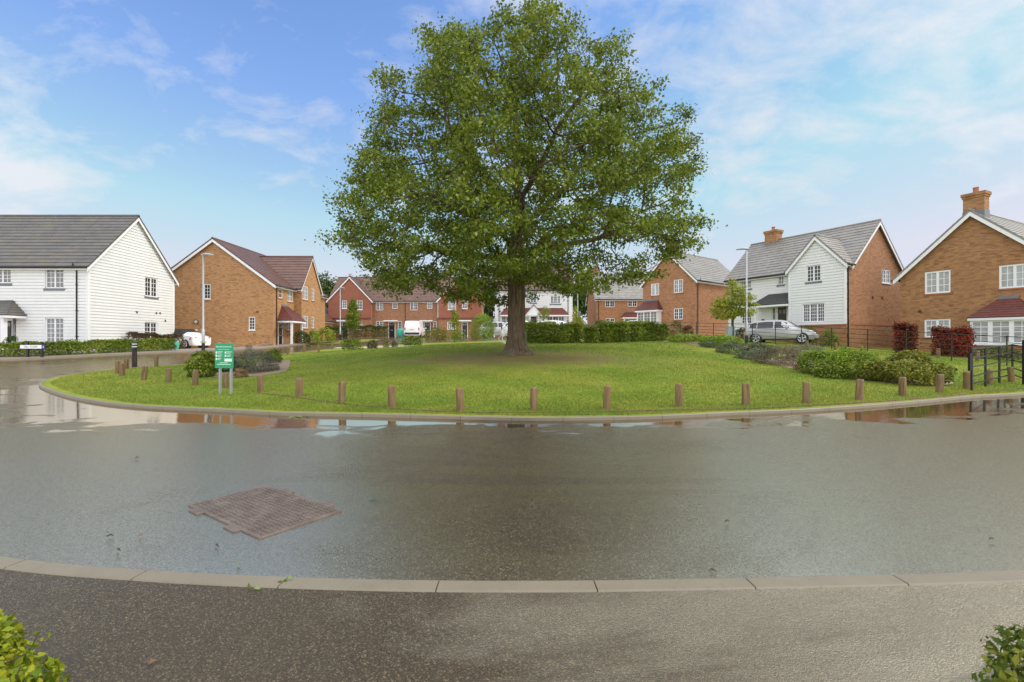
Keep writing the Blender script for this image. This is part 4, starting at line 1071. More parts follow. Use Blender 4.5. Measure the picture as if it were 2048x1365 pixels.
def hedge(name, label, line, wid, h, mat, n, ls, group=None, dz=.09, rough=.06, cat='hedge'):
    rs = np.random.RandomState(sd()); L = smooth_line(line, 6); seg = np.hypot(*np.diff(L, axis=0).T); s = np.concatenate([[0], np.cumsum(seg)])
    t = rs.uniform(0, s[-1], n); x = np.interp(t, s, L[:, 0]); y = np.interp(t, s, L[:, 1])
    tx = np.interp(t + .1, s, L[:, 0]) - np.interp(t - .1, s, L[:, 0]); ty = np.interp(t + .1, s, L[:, 1]) - np.interp(t - .1, s, L[:, 1]); l = np.hypot(tx, ty) + 1e-9
    a = rs.uniform(-1, 1, n); zf = rs.uniform(0, 1, n)
    face = rs.rand(n); a = np.where(face < .55, np.sign(a) * (1 - np.abs(rs.normal(0, .13, n))), a); zf = np.where(face > .6, 1 - np.abs(rs.normal(0, .10, n)), zf)
    a = a * (1 - .25 * np.clip(zf, 0, 1) ** 4)
    hh = h * (1 + .05 * np.sin(t * 2.3) + .05 * np.sin(t * 5.1 + 1)); ww = wid / 2 * (1 + .10 * np.sin(t * 3.7))
    X = x - ty / l * a * ww + rs.normal(0, rough * .4, n); Y = y + tx / l * a * ww + rs.normal(0, rough * .4, n)
    Zz = Zn(x, y) + dz + np.clip(zf, .02, 1.3) * hh + rs.normal(0, rough * .5, n) * (zf > .8)
    C = np.stack([X, Y, Zz], 1)
    dirs = np.stack([-ty / l * np.sign(a) * (zf < .85), tx / l * np.sign(a) * (zf < .85), (zf >= .85) * 1.0], 1)
    o = np_mesh(name, leaf_polys(C, ls, .35, .6, .4, sd(), dirs), 4, M[mat], loc=(x.mean(), y.mean(), Z(x.mean(), y.mean()) + dz)); return tag(o, label, cat, group)
def tree(name, label, x, y, h, trunk_h, tr, blobs, mat, n, ls, dz=LAWN, cat='tree', group=None, bark='bark2', limbs=5):
    zb = Z(x, y) + dz; root = thing(name, label, cat, (x, y, zb), group); rs = np.random.RandomState(sd())
    t = MB(); t.tube([(x, y, zb - .1), (x + .02, y, zb + trunk_h * .5), (x, y, zb + trunk_h), (x + .03, y, zb + h * .8)], [tr * 1.25, tr, tr * .85, tr * .25], 8)
    Cs, vs = [], []
    tot = sum(b[3] * b[4] * b[5] for b in blobs)
    for b in blobs:
        t.tube([(x, y, zb + trunk_h * .9), (x + b[0] * .5, y + b[1] * .5, zb + (trunk_h + b[2]) / 2 + .1), (x + b[0], y + b[1], zb + b[2])], [tr * .5, tr * .35, tr * .12], 5)
        C, v = blob(int(n * (b[3] * b[4] * b[5]) ** .75 / sum((q[3] * q[4] * q[5]) ** .75 for q in blobs)), (x + b[0], y + b[1], zb + b[2]), b[3:6], sd(), 1, .35, .35); Cs.append(C); vs.append(v)
    t.build('trunk', M[bark], root, smooth=True)
    np_mesh('crown', leaf_polys(np.vstack(Cs), ls, .3, .6, .4, sd(), np.vstack(vs)), 4, M[mat], root); return root

# hedges
hedge('hedge', 'long low clipped hedge in front of the white house on the left', [(-32, 21.6), (-27, 21.9), (-23.6, 22.6), (-21.2, 24.6), (-19.6, 27.2)], .8, .62, 'hedge', 24000, .085)
hedge('hedge', 'dark bronze hedge by the side wall of the left white house', [(-24.1, 29.6), (-23.0, 32.6)], .9, .95, 'bronze', 8000, .08)
hedge('hedge', 'dark trimmed hedge in front of the terrace\'s left gable', [(-23.2, 56), (-14.8, 56)], 1.0, 1.35, 'dkgreen', 9000, .12)
hedge('hedge', 'thick green hedge with bright top just right of the oak trunk', [(.75, 26), (3.75, 25.8)], 1.5, .98, 'hedge', 13000, .09, rough=.17)
hedge('hedge', 'lower rounded hedge clump between two bigger hedges behind the oak', [(3.95, 25.4), (4.6, 25.3)], 1.1, .72, 'hedge', 4200, .085, rough=.17)
hedge('hedge', 'green hedge third from the oak trunk, in front of the far brick house', [(4.8, 25.6), (6.2, 25.6)], 1.3, .92, 'hedge', 7500, .09, rough=.17)
hedge('hedge', 'bright trimmed hedge at the right end of the row behind the oak', [(6.3, 26), (8.5, 26.6)], 1.4, .92, 'hedge', 11000, .09, rough=.17)
hedge('photinia_bush', 'red photinia bush at the left corner of the edge house', [at(1791, 25.6), at(1832, 25.0)], 1.1, 1.45, 'photinia', 5200, .1, rough=.16, cat='bush', dz=LAWN)
hedge('photinia_bush', 'wide red photinia bush below the shuttered window', [at(1866, 24.2), at(1944, 23.2)], 1.1, 1.3, 'photinia', 6800, .1, rough=.16, cat='bush', dz=LAWN)
S_ = [
 ('shrub', 'leafy green shrub half behind the green notice board', 'shrub', 405, 15.7, 60, 704, 'hedge', 2600, .085, {}),
 ('lavender_bush', 'grey purple lavender bush right of the green notice board', 'shrub', 508, 16.9, 98, 703, 'lav', 6000, .08, {'asp': .22, 'up': .9}),
 ('shrub', 'small glossy shrub at the far tip of the left flower bed', 'shrub', 546, 21, 34, 698, 'hedge', 900, .08, {}),
 ('grass_tuft', 'orange dry grass tuft beside the lavender bush', 'grass tuft', 482, 15.4, 30, 738, 'tuft', 500, .13, {'asp': .1, 'up': .2}),
 ('fennel_plant', 'tall feathery plant rising above the lavender', 'plant', 498, 17.6, 22, 688, 'greyleaf', 700, .09, {'asp': .15}),
 ('shrub', 'dark rounded shrub at the left of the low row behind the green', 'shrub', 704, 30, 44, 675, 'hedge', 1500, .085, {}),
 ('shrub', 'brownish low shrub beside the dark rounded shrub', 'shrub', 746, 30, 24, 681, 'heather', 800, .08, {}),
 ('shrub', 'tiny yellowish shrub in the low row, in front of the door', 'shrub', 772, 31, 13, 680, 'tips', 400, .07, {}),
 ('shrub', 'tiny pale shrub just left of the compact shrub below the van', 'shrub', 789, 31, 14, 682, 'greyleaf', 400, .07, {}),
 ('shrub', 'compact bright green shrub in front of the white van', 'shrub', 825, 30, 42, 672, 'hedge', 1500, .085, {}),
 ('shrub', 'broad olive shrub right of the white van', 'shrub', 873, 38, 56, 655, 'tips', 1800, .1, {}),
 ('shrub', 'airy pale green shrub beside the pole sapling', 'shrub', 912, 37, 40, 657, 'lime', 1000, .1, {'shell': .2}),
 ('willow_shrub', 'tall fine-leaved willow shrub left of the oak trunk', 'shrub', 967, 38, 54, 629, 'lime', 6500, .14, {'asp': .22}),
 ('shrub', 'dark green shrub by the porch of the tan house', 'shrub', 606, 39.5, 36, 661, 'dkgreen', 1200, .11, {}),
 ('shrub', 'pale green shrub between two others by the tan house', 'shrub', 627, 40, 26, 660, 'lime', 900, .11, {}),
 ('shrub', 'bright yellow-green shrub at the far corner of the tan house', 'shrub', 650, 41.5, 40, 655, 'yellow', 1400, .12, {}),
 ('shrub', 'leafy green shrub rising behind the hedges, right of the oak', 'shrub', 1160, 31, 36, 642, 'hedge', 1200, .09, {}),
 ('shrub', 'dark rounded shrub in front of the far brick house', 'shrub', 1200, 38, 24, 636, 'dkgreen', 1000, .1, {}),
 ('spiky_plant', 'dark spiky plant behind the railings, left of the cabinet', 'plant', 1352, 33, 34, 641, 'dkgreen', 900, .2, {'asp': .12}),
 ('shrub', 'dark reddish shrub beside the spiky plant', 'shrub', 1375, 33, 26, 648, 'bronze', 700, .1, {}),
 ('ground_cover', 'low pale green ground cover at the top of the right bed', 'plant', 1372, 25.4, 84, 668, 'lime', 2400, .085, {}),
 ('ground_cover', 'low leafy ground cover below the grey cabinet', 'plant', 1440, 23.6, 84, 671, 'lime', 3000, .085, {}),
 ('juniper', 'grey-green spreading juniper in the right bed, nearest the lawn', 'shrub', 1465, 21.2, 74, 684, 'greyleaf', 3200, .07, {'asp': .3}),
 ('juniper', 'small grey-green juniper at the left edge of the right bed', 'shrub', 1418, 23, 34, 682, 'greyleaf', 900, .07, {'asp': .3}),
 ('shrub', 'loose green shrub in front of the silver car', 'shrub', 1522, 20.8, 62, 685, 'greyleaf', 2200, .08, {'asp': .3}),
 ('heather_bush', 'brown-green heather bush in the middle of the right bed', 'shrub', 1562, 18.0, 112, 690, 'heather', 5200, .075, {'asp': .25, 'up': .8}),
 ('lavender_bush', 'pale mauve lavender behind the heather bush', 'shrub', 1612, 20.0, 100, 689, 'lav', 3600, .08, {'asp': .2, 'up': .9}),
 ('leafy_plant', 'bright lime leafy plant left of the large bush', 'plant', 1648, 15.4, 100, 696, 'lime', 3800, .085, {'asp': .4}),
 ('leafy_plant', 'bright lime leafy plant touching the large bush', 'plant', 1714, 14.5, 92, 699, 'lime', 3600, .085, {'asp': .4}),
 ('spindle_bush', 'large green bush with orange-tipped leaves beside the wooden posts', 'bush', 1802, 13.7, 150, 705, 'tips', 9500, .07, {'lump': .36}),
 ('ground_cover', 'low grey-green ground cover between the juniper and the heather bush', 'plant', 1505, 19.4, 66, 700, 'greyleaf', 2200, .07, {'asp': .35}),
 ('ground_cover', 'low green ground cover in front of the lime leafy plants', 'plant', 1660, 14.4, 70, 731, 'hedge', 1500, .07, {}),
 ('shrub', 'low round shrub between leafy shrub and lavender, behind the notice board', 'shrub', 452, 17.2, 56, 712, 'dkgreen', 1900, .08, {}),
 ('grass_tuft', 'small orange grass tuft in front of the lime leafy plants', 'grass tuft', 1598, 16.4, 22, 728, 'tuft', 350, .13, {'asp': .1}),
 ('shrub', 'low green shrubs under the bay window behind the black gate', 'shrub', 1995, 22.6, 90, 694, 'dkgreen', 1600, .08, {}),
 ('shrub', 'round green shrub beside the downpipe of the white wing', 'shrub', 1660, 28.2, 40, 661, 'hedge', 1500, .085, {}),
 ('shrub', 'leafy green shrub behind the bonnet of the silver car', 'shrub', 1612, 31.5, 40, 650, 'hedge', 1200, .085, {}),
 ('shrub', 'dark shrub between the cabinet and the silver car', 'shrub', 1480, 34, 26, 655, 'dkgreen', 800, .09, {}),
 ('shrub', 'low green shrub along the plinth of the left white house', 'shrub', 235, 27.2, 66, 680, 'hedge', 1300, .08, {'dz': .09}),
 ('shrub', 'green shrub below the front window of the left white house', 'shrub', 140, 26.2, 44, 681, 'hedge', 900, .08, {'dz': .09}),
 ('rose_bush', 'rose bush with pale blooms beside the dark door at left', 'bush', 22, 25.6, 26, 672, 'dkgreen', 800, .07, {'dz': .09}),
]
for s in S_: shrub_px(*s[:7], s[7], s[8], s[9], **s[10])
for px, D, top in ((1690, 15.6, 686), (1724, 15.2, 690)):
    x, y = at(px, D); zb = Z(x, y) + LAWN; h = zat(top, D) - zb
    C, v = blob(500, (x, y, zb + h / 2), (.12, .12, h / 2), sd(), 1, .2)
    tag(np_mesh('leafy_spire', leaf_polys(C, .08, .5, .35, .4, sd()), 4, M['lime'], loc=(x, y, zb)), 'tall lime leafy spire standing above the leafy plants, %s' % ('nearer the silver car' if px == 1690 else 'nearer the large bush'), 'plant')
# small trees
x, y = at(1466, 28.5)
tree('maple_tree', 'small yellow-green maple in front of the left end of the white house', x, y, 4.0, 1.5, .05, [(-.3, 0, 1.75, .95, .8, .35), (.55, .1, 1.9, .8, .8, .35), (0, .1, 2.5, 1.1, .9, .42), (-.55, 0, 2.35, .75, .7, .3), (.2, 0, 3.15, .7, .6, .45), (.75, 0, 2.75, .6, .5, .25), (-.05, 0, 3.55, .32, .3, .35), (-1.0, 0, 2.0, .5, .4, .2), (1.1, .1, 2.35, .55, .4, .18)], 'yellow', 6500, .105)
x, y = at(706, 44)
tree('sapling', 'young conical street tree in front of the left tile-hung gable', x, y, 4.2, 1.2, .045, [(0, 0, 1.7, .75, .7, .55), (0, 0, 2.4, .72, .7, .6), (0, 0, 3.1, .55, .5, .55), (0, 0, 3.7, .32, .3, .5)], 'hedge', 4200, .12)
x, y = at(909, 37)
tree('sapling', 'thin yellow-green sapling left of the willow shrub', x, y, 2.6, .9, .03, [(0, 0, 1.5, .45, .4, .5), (.1, 0, 2.0, .35, .3, .5), (-.1, 0, 2.4, .22, .2, .3)], 'yellow', 1200, .1)
x, y = at(1158, 36)
tree('sapling', 'small yellow sapling in front of the low garage', x, y, 2.4, .7, .03, [(0, 0, 1.2, .4, .4, .4), (-.15, 0, 1.7, .35, .3, .4), (-.3, 0, 2.2, .22, .2, .35)], 'yellow', 900, .1)
x, y = at(1087, 44)
tree('sapling', 'small thin tree in front of the white house porch', x, y, 3.1, 1.5, .03, [(0, 0, 2.0, .7, .6, .4), (.2, 0, 2.5, .5, .5, .4)], 'hedge', 800, .1)
# woodland trees behind the houses
WT = [(628, 84, 10.8, 3.4), (655, 82, 11.6, 3.6), (690, 88, 12.6, 4.2), (735, 92, 13.2, 4.4), (790, 90, 13.5, 4.5), (850, 92, 13.0, 4.4), (905, 90, 12.0, 4.2), (955, 84, 11.2, 3.6), (985, 90, 12.0, 3.8), (1045, 95, 12.6, 4.2), (1110, 92, 12.0, 4.0), (1150, 82, 10.4, 3.3), (1178, 84, 10.6, 3.2)]
names = ['behind the roof of the tan house', 'in the gap between the tan house and the terrace', 'above the garage by the terrace', "behind the terrace's left gable", 'behind the left half of the terrace roof', 'behind the middle of the terrace roof', "behind the terrace's right half", "beyond the terrace's right gable", 'in the gap left of the far white house', 'hidden mostly by the far white house', 'behind the right half of the far white house', 'in the gap right of the far white house', 'behind the chimney of the far brick house']
for (px, D, h, r), nm in zip(WT, names):
    x, y = at(px, D); rs = np.random.RandomState(sd())
    bl = [(0, 0, h * .62, r * .8, r * .8, h * .3)] + [(rs.uniform(-.6, .6) * r, rs.uniform(-.5, .5) * r, h * rs.uniform(.35, .82), r * rs.uniform(.4, .6), r * .5, h * rs.uniform(.13, .2)) for _ in range(7)]
    tree('woodland_tree', 'tall green woodland tree ' + nm, x, y, h, h * .3, .2, bl, 'wood_leaf', 3600, .42, 0, group='trees behind the houses')
# ------------------------------------------------------------------ wooden posts
def post_mesh():
    m = MB(); n = 14; pr = [(-.12, .072), (.02, .073), (.2, .072), (.40, .072), (.425, .066), (.432, .05)]
    for k, (z, r) in enumerate(pr):
        for j in range(n):
            a = 2 * math.pi * j / n; q = r * (1 + .04 * math.cos(3 * a + 1) + .03 * math.cos(5 * a)); m.v.append((q * math.cos(a), q * math.sin(a), z))
    for k in range(len(pr) - 1):
        for j in range(n): m.f.append((k * n + j, k * n + (j + 1) % n, (k + 1) * n + (j + 1) % n, (k + 1) * n + j))
    m.f.append(tuple((len(pr) - 1) * n + j for j in range(n)))
    return m
near = [  # px, base row, top row
 (235.6, 748, 723), (244, 753, 728), (253, 739, 717.5), (288, 759, 732), (312, 733, 711), (336.6, 764, 737), (379, 727, 708), (390, 770.6, 740.6), (451.6, 777, 748),
 (521.6, 785, 752), (598, 793.8, 757), (683.4, 803, 763.4), (783.8, 814, 771.5), (920.7, 821, 777), (1067.7, 821.4, 777), (1213, 818, 772.8), (1357, 813.6, 769), (1491.7, 810.6, 767.5),
 (1613, 805.5, 765), (1717.5, 800, 759), (1805, 793, 756), (1879, 785.5, 749.7), (1933.7, 779, 745.6), (1981, 770.5, 740.5), (2023, 765, 735.8),
 (575.6, 708.7, 694), (608.4, 705, 691), (637, 703, 688), (664, 699, 687), (1876, 715.7, 697.4), (1671, 703, 686), (1729, 704, 690), (1955, 722, 702), (1478, 683, 670), (1614, 697, 683)]
labs = ['outermost weathered post at the left tip of the green, front of the leaning pair', 'shorter weathered post right beside the outermost one at the left tip',
 'weathered post nearest the black bollard, on its left', 'weathered post in the front row below the black bollard', 'weathered post near the road edge just right of the black bollard',
 'weathered post in the front row, third left of the green notice board', 'weathered post near the road behind the leafy shrub', 'weathered post in the front row just left of the green notice board',
 'weathered post standing behind the legs of the green notice board', 'weathered post first to the right of the green notice board', 'weathered post second to the right of the green notice board',
 'darker brown post third to the right of the green notice board', 'cracked brown post fourth to the right of the green notice board', 'brown post in the front row left of the oak trunk',
 'brown post in the front row almost straight below the oak trunk', 'brown post in the front row first right of the oak trunk', 'brown post in the front row second right of the oak trunk',
 'grey-brown post in the front row third right of the oak trunk', 'grey-brown post in the front row below the lime leafy plants', 'pale grey post in front of the left edge of the large orange-tipped bush',
 'pale grey post in front of the right part of the large bush', 'pale grey post just right of the large bush', 'weathered post just left of the black metal gate frame', 'weathered post in front of the black gate frame, the nearer to its corner',
 'weathered post in front of the black gate frame, farther along', 'small far post by the tan house drive, first past the lavender', 'small far post by the tan house drive, second past the lavender',
 'small far post by the tan house drive, third past the lavender', 'small far post by the tan house drive, nearest the dark rounded shrub', 'far pale post on the grass in front of the wide red bush',
 'far post by the railings behind the lime leafy plants', 'far post by the railings left of the narrower red bush', 'far post on the grass below the bay window', 'far post by the railings near the lamp post', 'far post by the railings below the car bonnet']
proto = None
for (px, by, ty), lb in zip(near, labs):
    Dh = .42 * F / (by - ty); lo, hi = Dh * .93, Dh * 1.07
    best = min((abs(Z(*at(px, q)) + LAWN - zat(by, q)) + .02 * abs(q - Dh), q) for q in np.linspace(lo, hi, 9)); D = best[1]
    x, y = at(px, D); loc = (x, y, Z(x, y) + LAWN)
    if proto is None: o = proto = post_mesh().build('wooden_post', M['wood'], None, (0, 0, 0), True)
    else: o = proto.copy(); col.objects.link(o)
    o.location = loc; o.rotation_euler = (rnd.uniform(-.05, .05), rnd.uniform(-.05, .05), rnd.uniform(0, 6.3)); sc = (by - ty) / F * D / .42
    o.scale = (rnd.uniform(.95, 1.12), rnd.uniform(.95, 1.1), min(1.15, max(.85, sc))); tag(o, lb, 'post', 'wooden posts round the green')
# timber edging board along the front row
el = smooth_line([at(p, D) for p, D in ((520, 11.6), (598, 10.65), (683, 9.8), (784, 9.2), (921, 8.85), (1068, 8.85), (1213, 8.95), (1357, 9.15), (1492, 9.3), (1613, 9.65), (1717, 10.0), (1805, 10.5), (1879, 11.1), (1934, 11.7), (1981, 12.4), (2060, 13.2))], 4)
m = MB()
for a, b in zip(el[:-1], el[1:]):
    za, zb = Z(*a) + LAWN + .004, Z(*b) + LAWN + .004
    m.bar((a[0], a[1] - .1, za), (b[0], b[1] - .1, zb), .022, .045)
tag(m.build('edging_board', M['wood']), 'thin timber edging board running through the grass along the posts', 'edging')

# ------------------------------------------------------------------ text
def text(name, s, size, loc, rz, mat, parent, ext=.002, align='CENTER', bold=0):
    c = bpy.data.curves.new(name, 'FONT'); c.body = s; c.size = size; c.align_x = align; c.align_y = 'CENTER'; c.extrude = ext; c.offset = bold
    o = bpy.data.objects.new(name, c); col.objects.link(o); c.materials.append(mat)
    me = bpy.data.meshes.new_from_object(o); bpy.data.objects.remove(o)
    me.materials.clear(); me.materials.append(mat); o = bpy.data.objects.new(name, me); col.objects.link(o)
    o.rotation_euler = (R(90), 0, rz); o.parent = parent; o.location = Vector(loc) - WL[parent.name]; WL[o.name] = Vector(loc); return o
def lb(V0, ax, a, b, z0, z1, o0, o1):
    n = Vector((ax.y, -ax.x, 0)); m = MB(); p = Vector(V0) + Vector((ax.x, ax.y, 0)) * a + n * o0
    m.obox((p.x, p.y, z0), Vector((ax.x, ax.y, 0)) * (b - a), n * (o1 - o0), (0, 0, z1 - z0)); return m
# green notice board
M['sign'] = plain('green_sign_paint', (.012, .30, .13), .35, var=.06); M['signtext'] = plain('white_sign_vinyl', (.72, .85, .76), .4, var=.02)
x, y = at(449, 11.5); zb = Z(x, y) + LAWN; rz = R(-13); ax = V2(math.cos(rz), math.sin(rz)); nn = Vector((ax.y, -ax.x, 0))
h = thing('notice_board', 'green notice board with white lettering on two steel posts', 'sign', (x, y, zb))
zt, z0 = zat(687, 11.5), zat(737, 11.5); hw = .265; c = Vector((x, y, 0))
lb(c, ax, -hw, hw, z0, zt, 0, .02).build('board', M['sign'], h, bevel=.004)
for a in (-.15, .17): lb(c, ax, a - .019, a + .019, zb - .2, zt + .015, -.05, 0).build('post', M['steel'], h)
H = zt - z0
def tx(s, a, f, size, al='CENTER', b=0): text('lettering', s, size, c + Vector((ax.x, ax.y, 0)) * a + nn * .0225 + Vector((0, 0, z0 + H * f)), rz, M['signtext'], h, .001, al, b)
tx('Ridley Park Recreational Area', 0, .86, .037, b=.0008); tx('for play and recreational use', 0, .755, .029)
def strip(a, b, f, hh): lb(c, ax, a, b, z0 + H * f - hh / 2, z0 + H * f + hh / 2, .02, .0225).build('lettering', M['signtext'], h)
for a in (-.235, .03):
    for k, f in enumerate((.63, .5, .37)):
        if a > 0 and k == 2: continue
        strip(a, a + .035, f, .05)
        for q in range(2): strip(a + .05, a + (.2 if q == 0 else .17) - .02 * k, f + .028 - .05 * q, .011)
strip(.02, .235, .33, .07); strip(-.12, .12, .215, .012); strip(-.2, .2, .155, .012)
# street name sign
x, y = at(65, 22.2); zb = Z(x, y) + .09; h = thing('street_sign', 'white street name sign with black letters on two short black posts', 'sign', (x, y, zb))
hw = 25 / F * 22.2; zt, z0 = zat(690.6, 22.2), zat(697.6, 22.2)
m = MB(); m.box((x - hw, y, z0), (x + hw * .72, y + .02, zt)); m.build('plate', M['white'], h)
m = MB(); m.box((x - hw - .012, y + .02, z0 - .025), (x + hw + .012, y + .045, zt + .025)); m.build('backing', M['black'], h)
m = MB(); m.box((x + hw * .72, y, z0), (x + hw, y + .02, zt)); e = m.build('no_through_road_panel', plain('blue_sign', (.03, .05, .22), .4), h)
m = MB(); cx = x + hw * .86; m.box((cx - .012, y - .004, z0 + .025), (cx + .012, y, zt - .06)); m.build('white_stem', M['white'], e); m = MB(); m.box((cx - .04, y - .004, zt - .06), (cx + .04, y, zt - .03)); m.build('red_bar', plain('red_sign', (.5, .02, .03), .4), e)
text('lettering', 'HILL CLOSE', .125, (x - hw * .14, y - .002, (z0 + zt) / 2), 0, M['black'], h, .001)
for px in (52, 80.5):
    q, _ = at(px, 22.2); m = MB(); m.box((q - .045, y + .045, zb - .1), (q + .045, y + .12, zat(684, 22.2))); m.build('post', M['black'], h)

# black bollard
x, y = at(269, 19.6); zb = Z(x, y) + LAWN; h = thing('bollard', 'black bollard with two white bands at the left edge of the green', 'bollard', (x, y, zb))
m = MB(); m.tube([(x, y, zb - .1), (x, y, zb + .68), (x, y, zb + .70), (x, y, zb + .72), (x, y, zb + .92), (x, y, zb + .97), (x, y, zb + .99)], [.095, .085, .1, .085, .08, .065, .03], 16); m.build('body', M['black'], h, smooth=True)
for z in (.75, .86):
    m = MB(); m.tube([(x, y, zb + z), (x, y, zb + z + .03)], .088, 16); m.build('band', M['white'], h)

# lamp posts
def lamp(px, D, top, label, arm=1):
    x, y = at(px, D); zb = Z(x, y) + LAWN; zt = zat(top, D); h = thing('street_lamp', label, 'street lamp', (x, y, zb), 'street lamps')
    m = MB(); m.tube([(x, y, zb - .2), (x, y, zb + 1.3), (x, y, zb + 1.32), (x, y, zt)], [.085, .085, .052, .045], 12); m.build('pole', M['steel'], h, smooth=True)
    m = MB(); m.tube([(x, y, zb - .1), (x, y, zb + .5)], .089, 12); m.build('pole_base', M['black'], h)
    m = MB(); m.tube([(x - .1 * arm, y, zt + .04), (x + .15 * arm, y, zt + .07), (x + .32 * arm, y, zt + .06), (x + .62 * arm, y, zt + .0)], [.05, .075, .07, .03], 10); m.build('lamp_head', M['steel'], h, smooth=True)
lamp(406.5, 27.5, 511, 'grey street lamp in front of the large tan brick house')
lamp(1493, 28, 500, 'grey street lamp in front of the white house with projecting wing', -1)
lamp(680.5, 53, 577, "distant street lamp in front of the terrace's left gable", .8)
lamp(1155.5, 54, 560, 'distant street lamp right of the white house behind the oak', .8)

# ------------------------------------------------------------------ estate railings
fp = smooth_line([(12.2, 41), (14.2, 35.5), (15.6, 31), (17.1, 26.2), (18.1, 23.6), (19.0, 20.4), (20.2, 17.6), (22.5, 16.9)], 10)
h = thing('railing_fence', 'black estate railing fence of thin bars along the right side of the green', 'fence', (17, 26, Z(17, 26) + LAWN))
seg = np.hypot(*np.diff(fp, axis=0).T); s = np.concatenate([[0], np.cumsum(seg)]); L = s[-1]; k = int(L / 1.75)
def fpt(t): return np.interp(t, s, fp[:, 0]), np.interp(t, s, fp[:, 1])
for i in range(k + 1):
    x, y = fpt(i * L / k); z = Z(x, y) + LAWN; m = MB(); m.box((x - .021, y - .012, z - .1), (x + .021, y + .012, z + 1.2)); m.build('post', M['iron'], h)
for j, zh in enumerate((.22, .45, .68, .91, 1.16)):
    m = MB(); pts = []
    for i in range(4 * k + 1):
        x, y = fpt(i * L / (4 * k)); pts.append((x, y, Z(x, y) + LAWN + zh))
    m.tube(pts, .0125 if j < 4 else .015, 6); m.build('rail', M['iron'], h)
# kissing-gate frame by the kerb
gp = [at(1943.5, 12.3), at(1971, 13.2), at(1998.7, 13.9), at(2025, 14.6), at(2049, 13.6)]
x, y = gp[0]; h = thing('kissing_gate', 'black metal gate frame of posts and rails on the grass at right', 'gate', (x, y, Z(x, y) + LAWN))
for i, (x, y) in enumerate(gp):
    z = Z(x, y) + LAWN; m = MB(); w = .019 if i != 4 else .036; m.box((x - w, y - w, z - .1), (x + w, y + w, z + (1.12 if i != 4 else 1.3))); m.build('post', M['iron'], h)
for zh in (1.1, .86, .62, .38, .18):
    m = MB()
    for (a, b) in zip(gp[:-1], gp[1:]):
        m.bar((a[0], a[1], Z(*a) + LAWN + zh), (b[0], b[1], Z(*b) + LAWN + zh), .014, .034)
    m.build('rail', M['iron'], h)
x, y = gp[0]; z = Z(x, y) + LAWN; m = MB(); m.box((x - .075, y - .03, z + .52), (x - .025, y + .03, z + .98)); m.build('latch_plate', M['iron'], h)

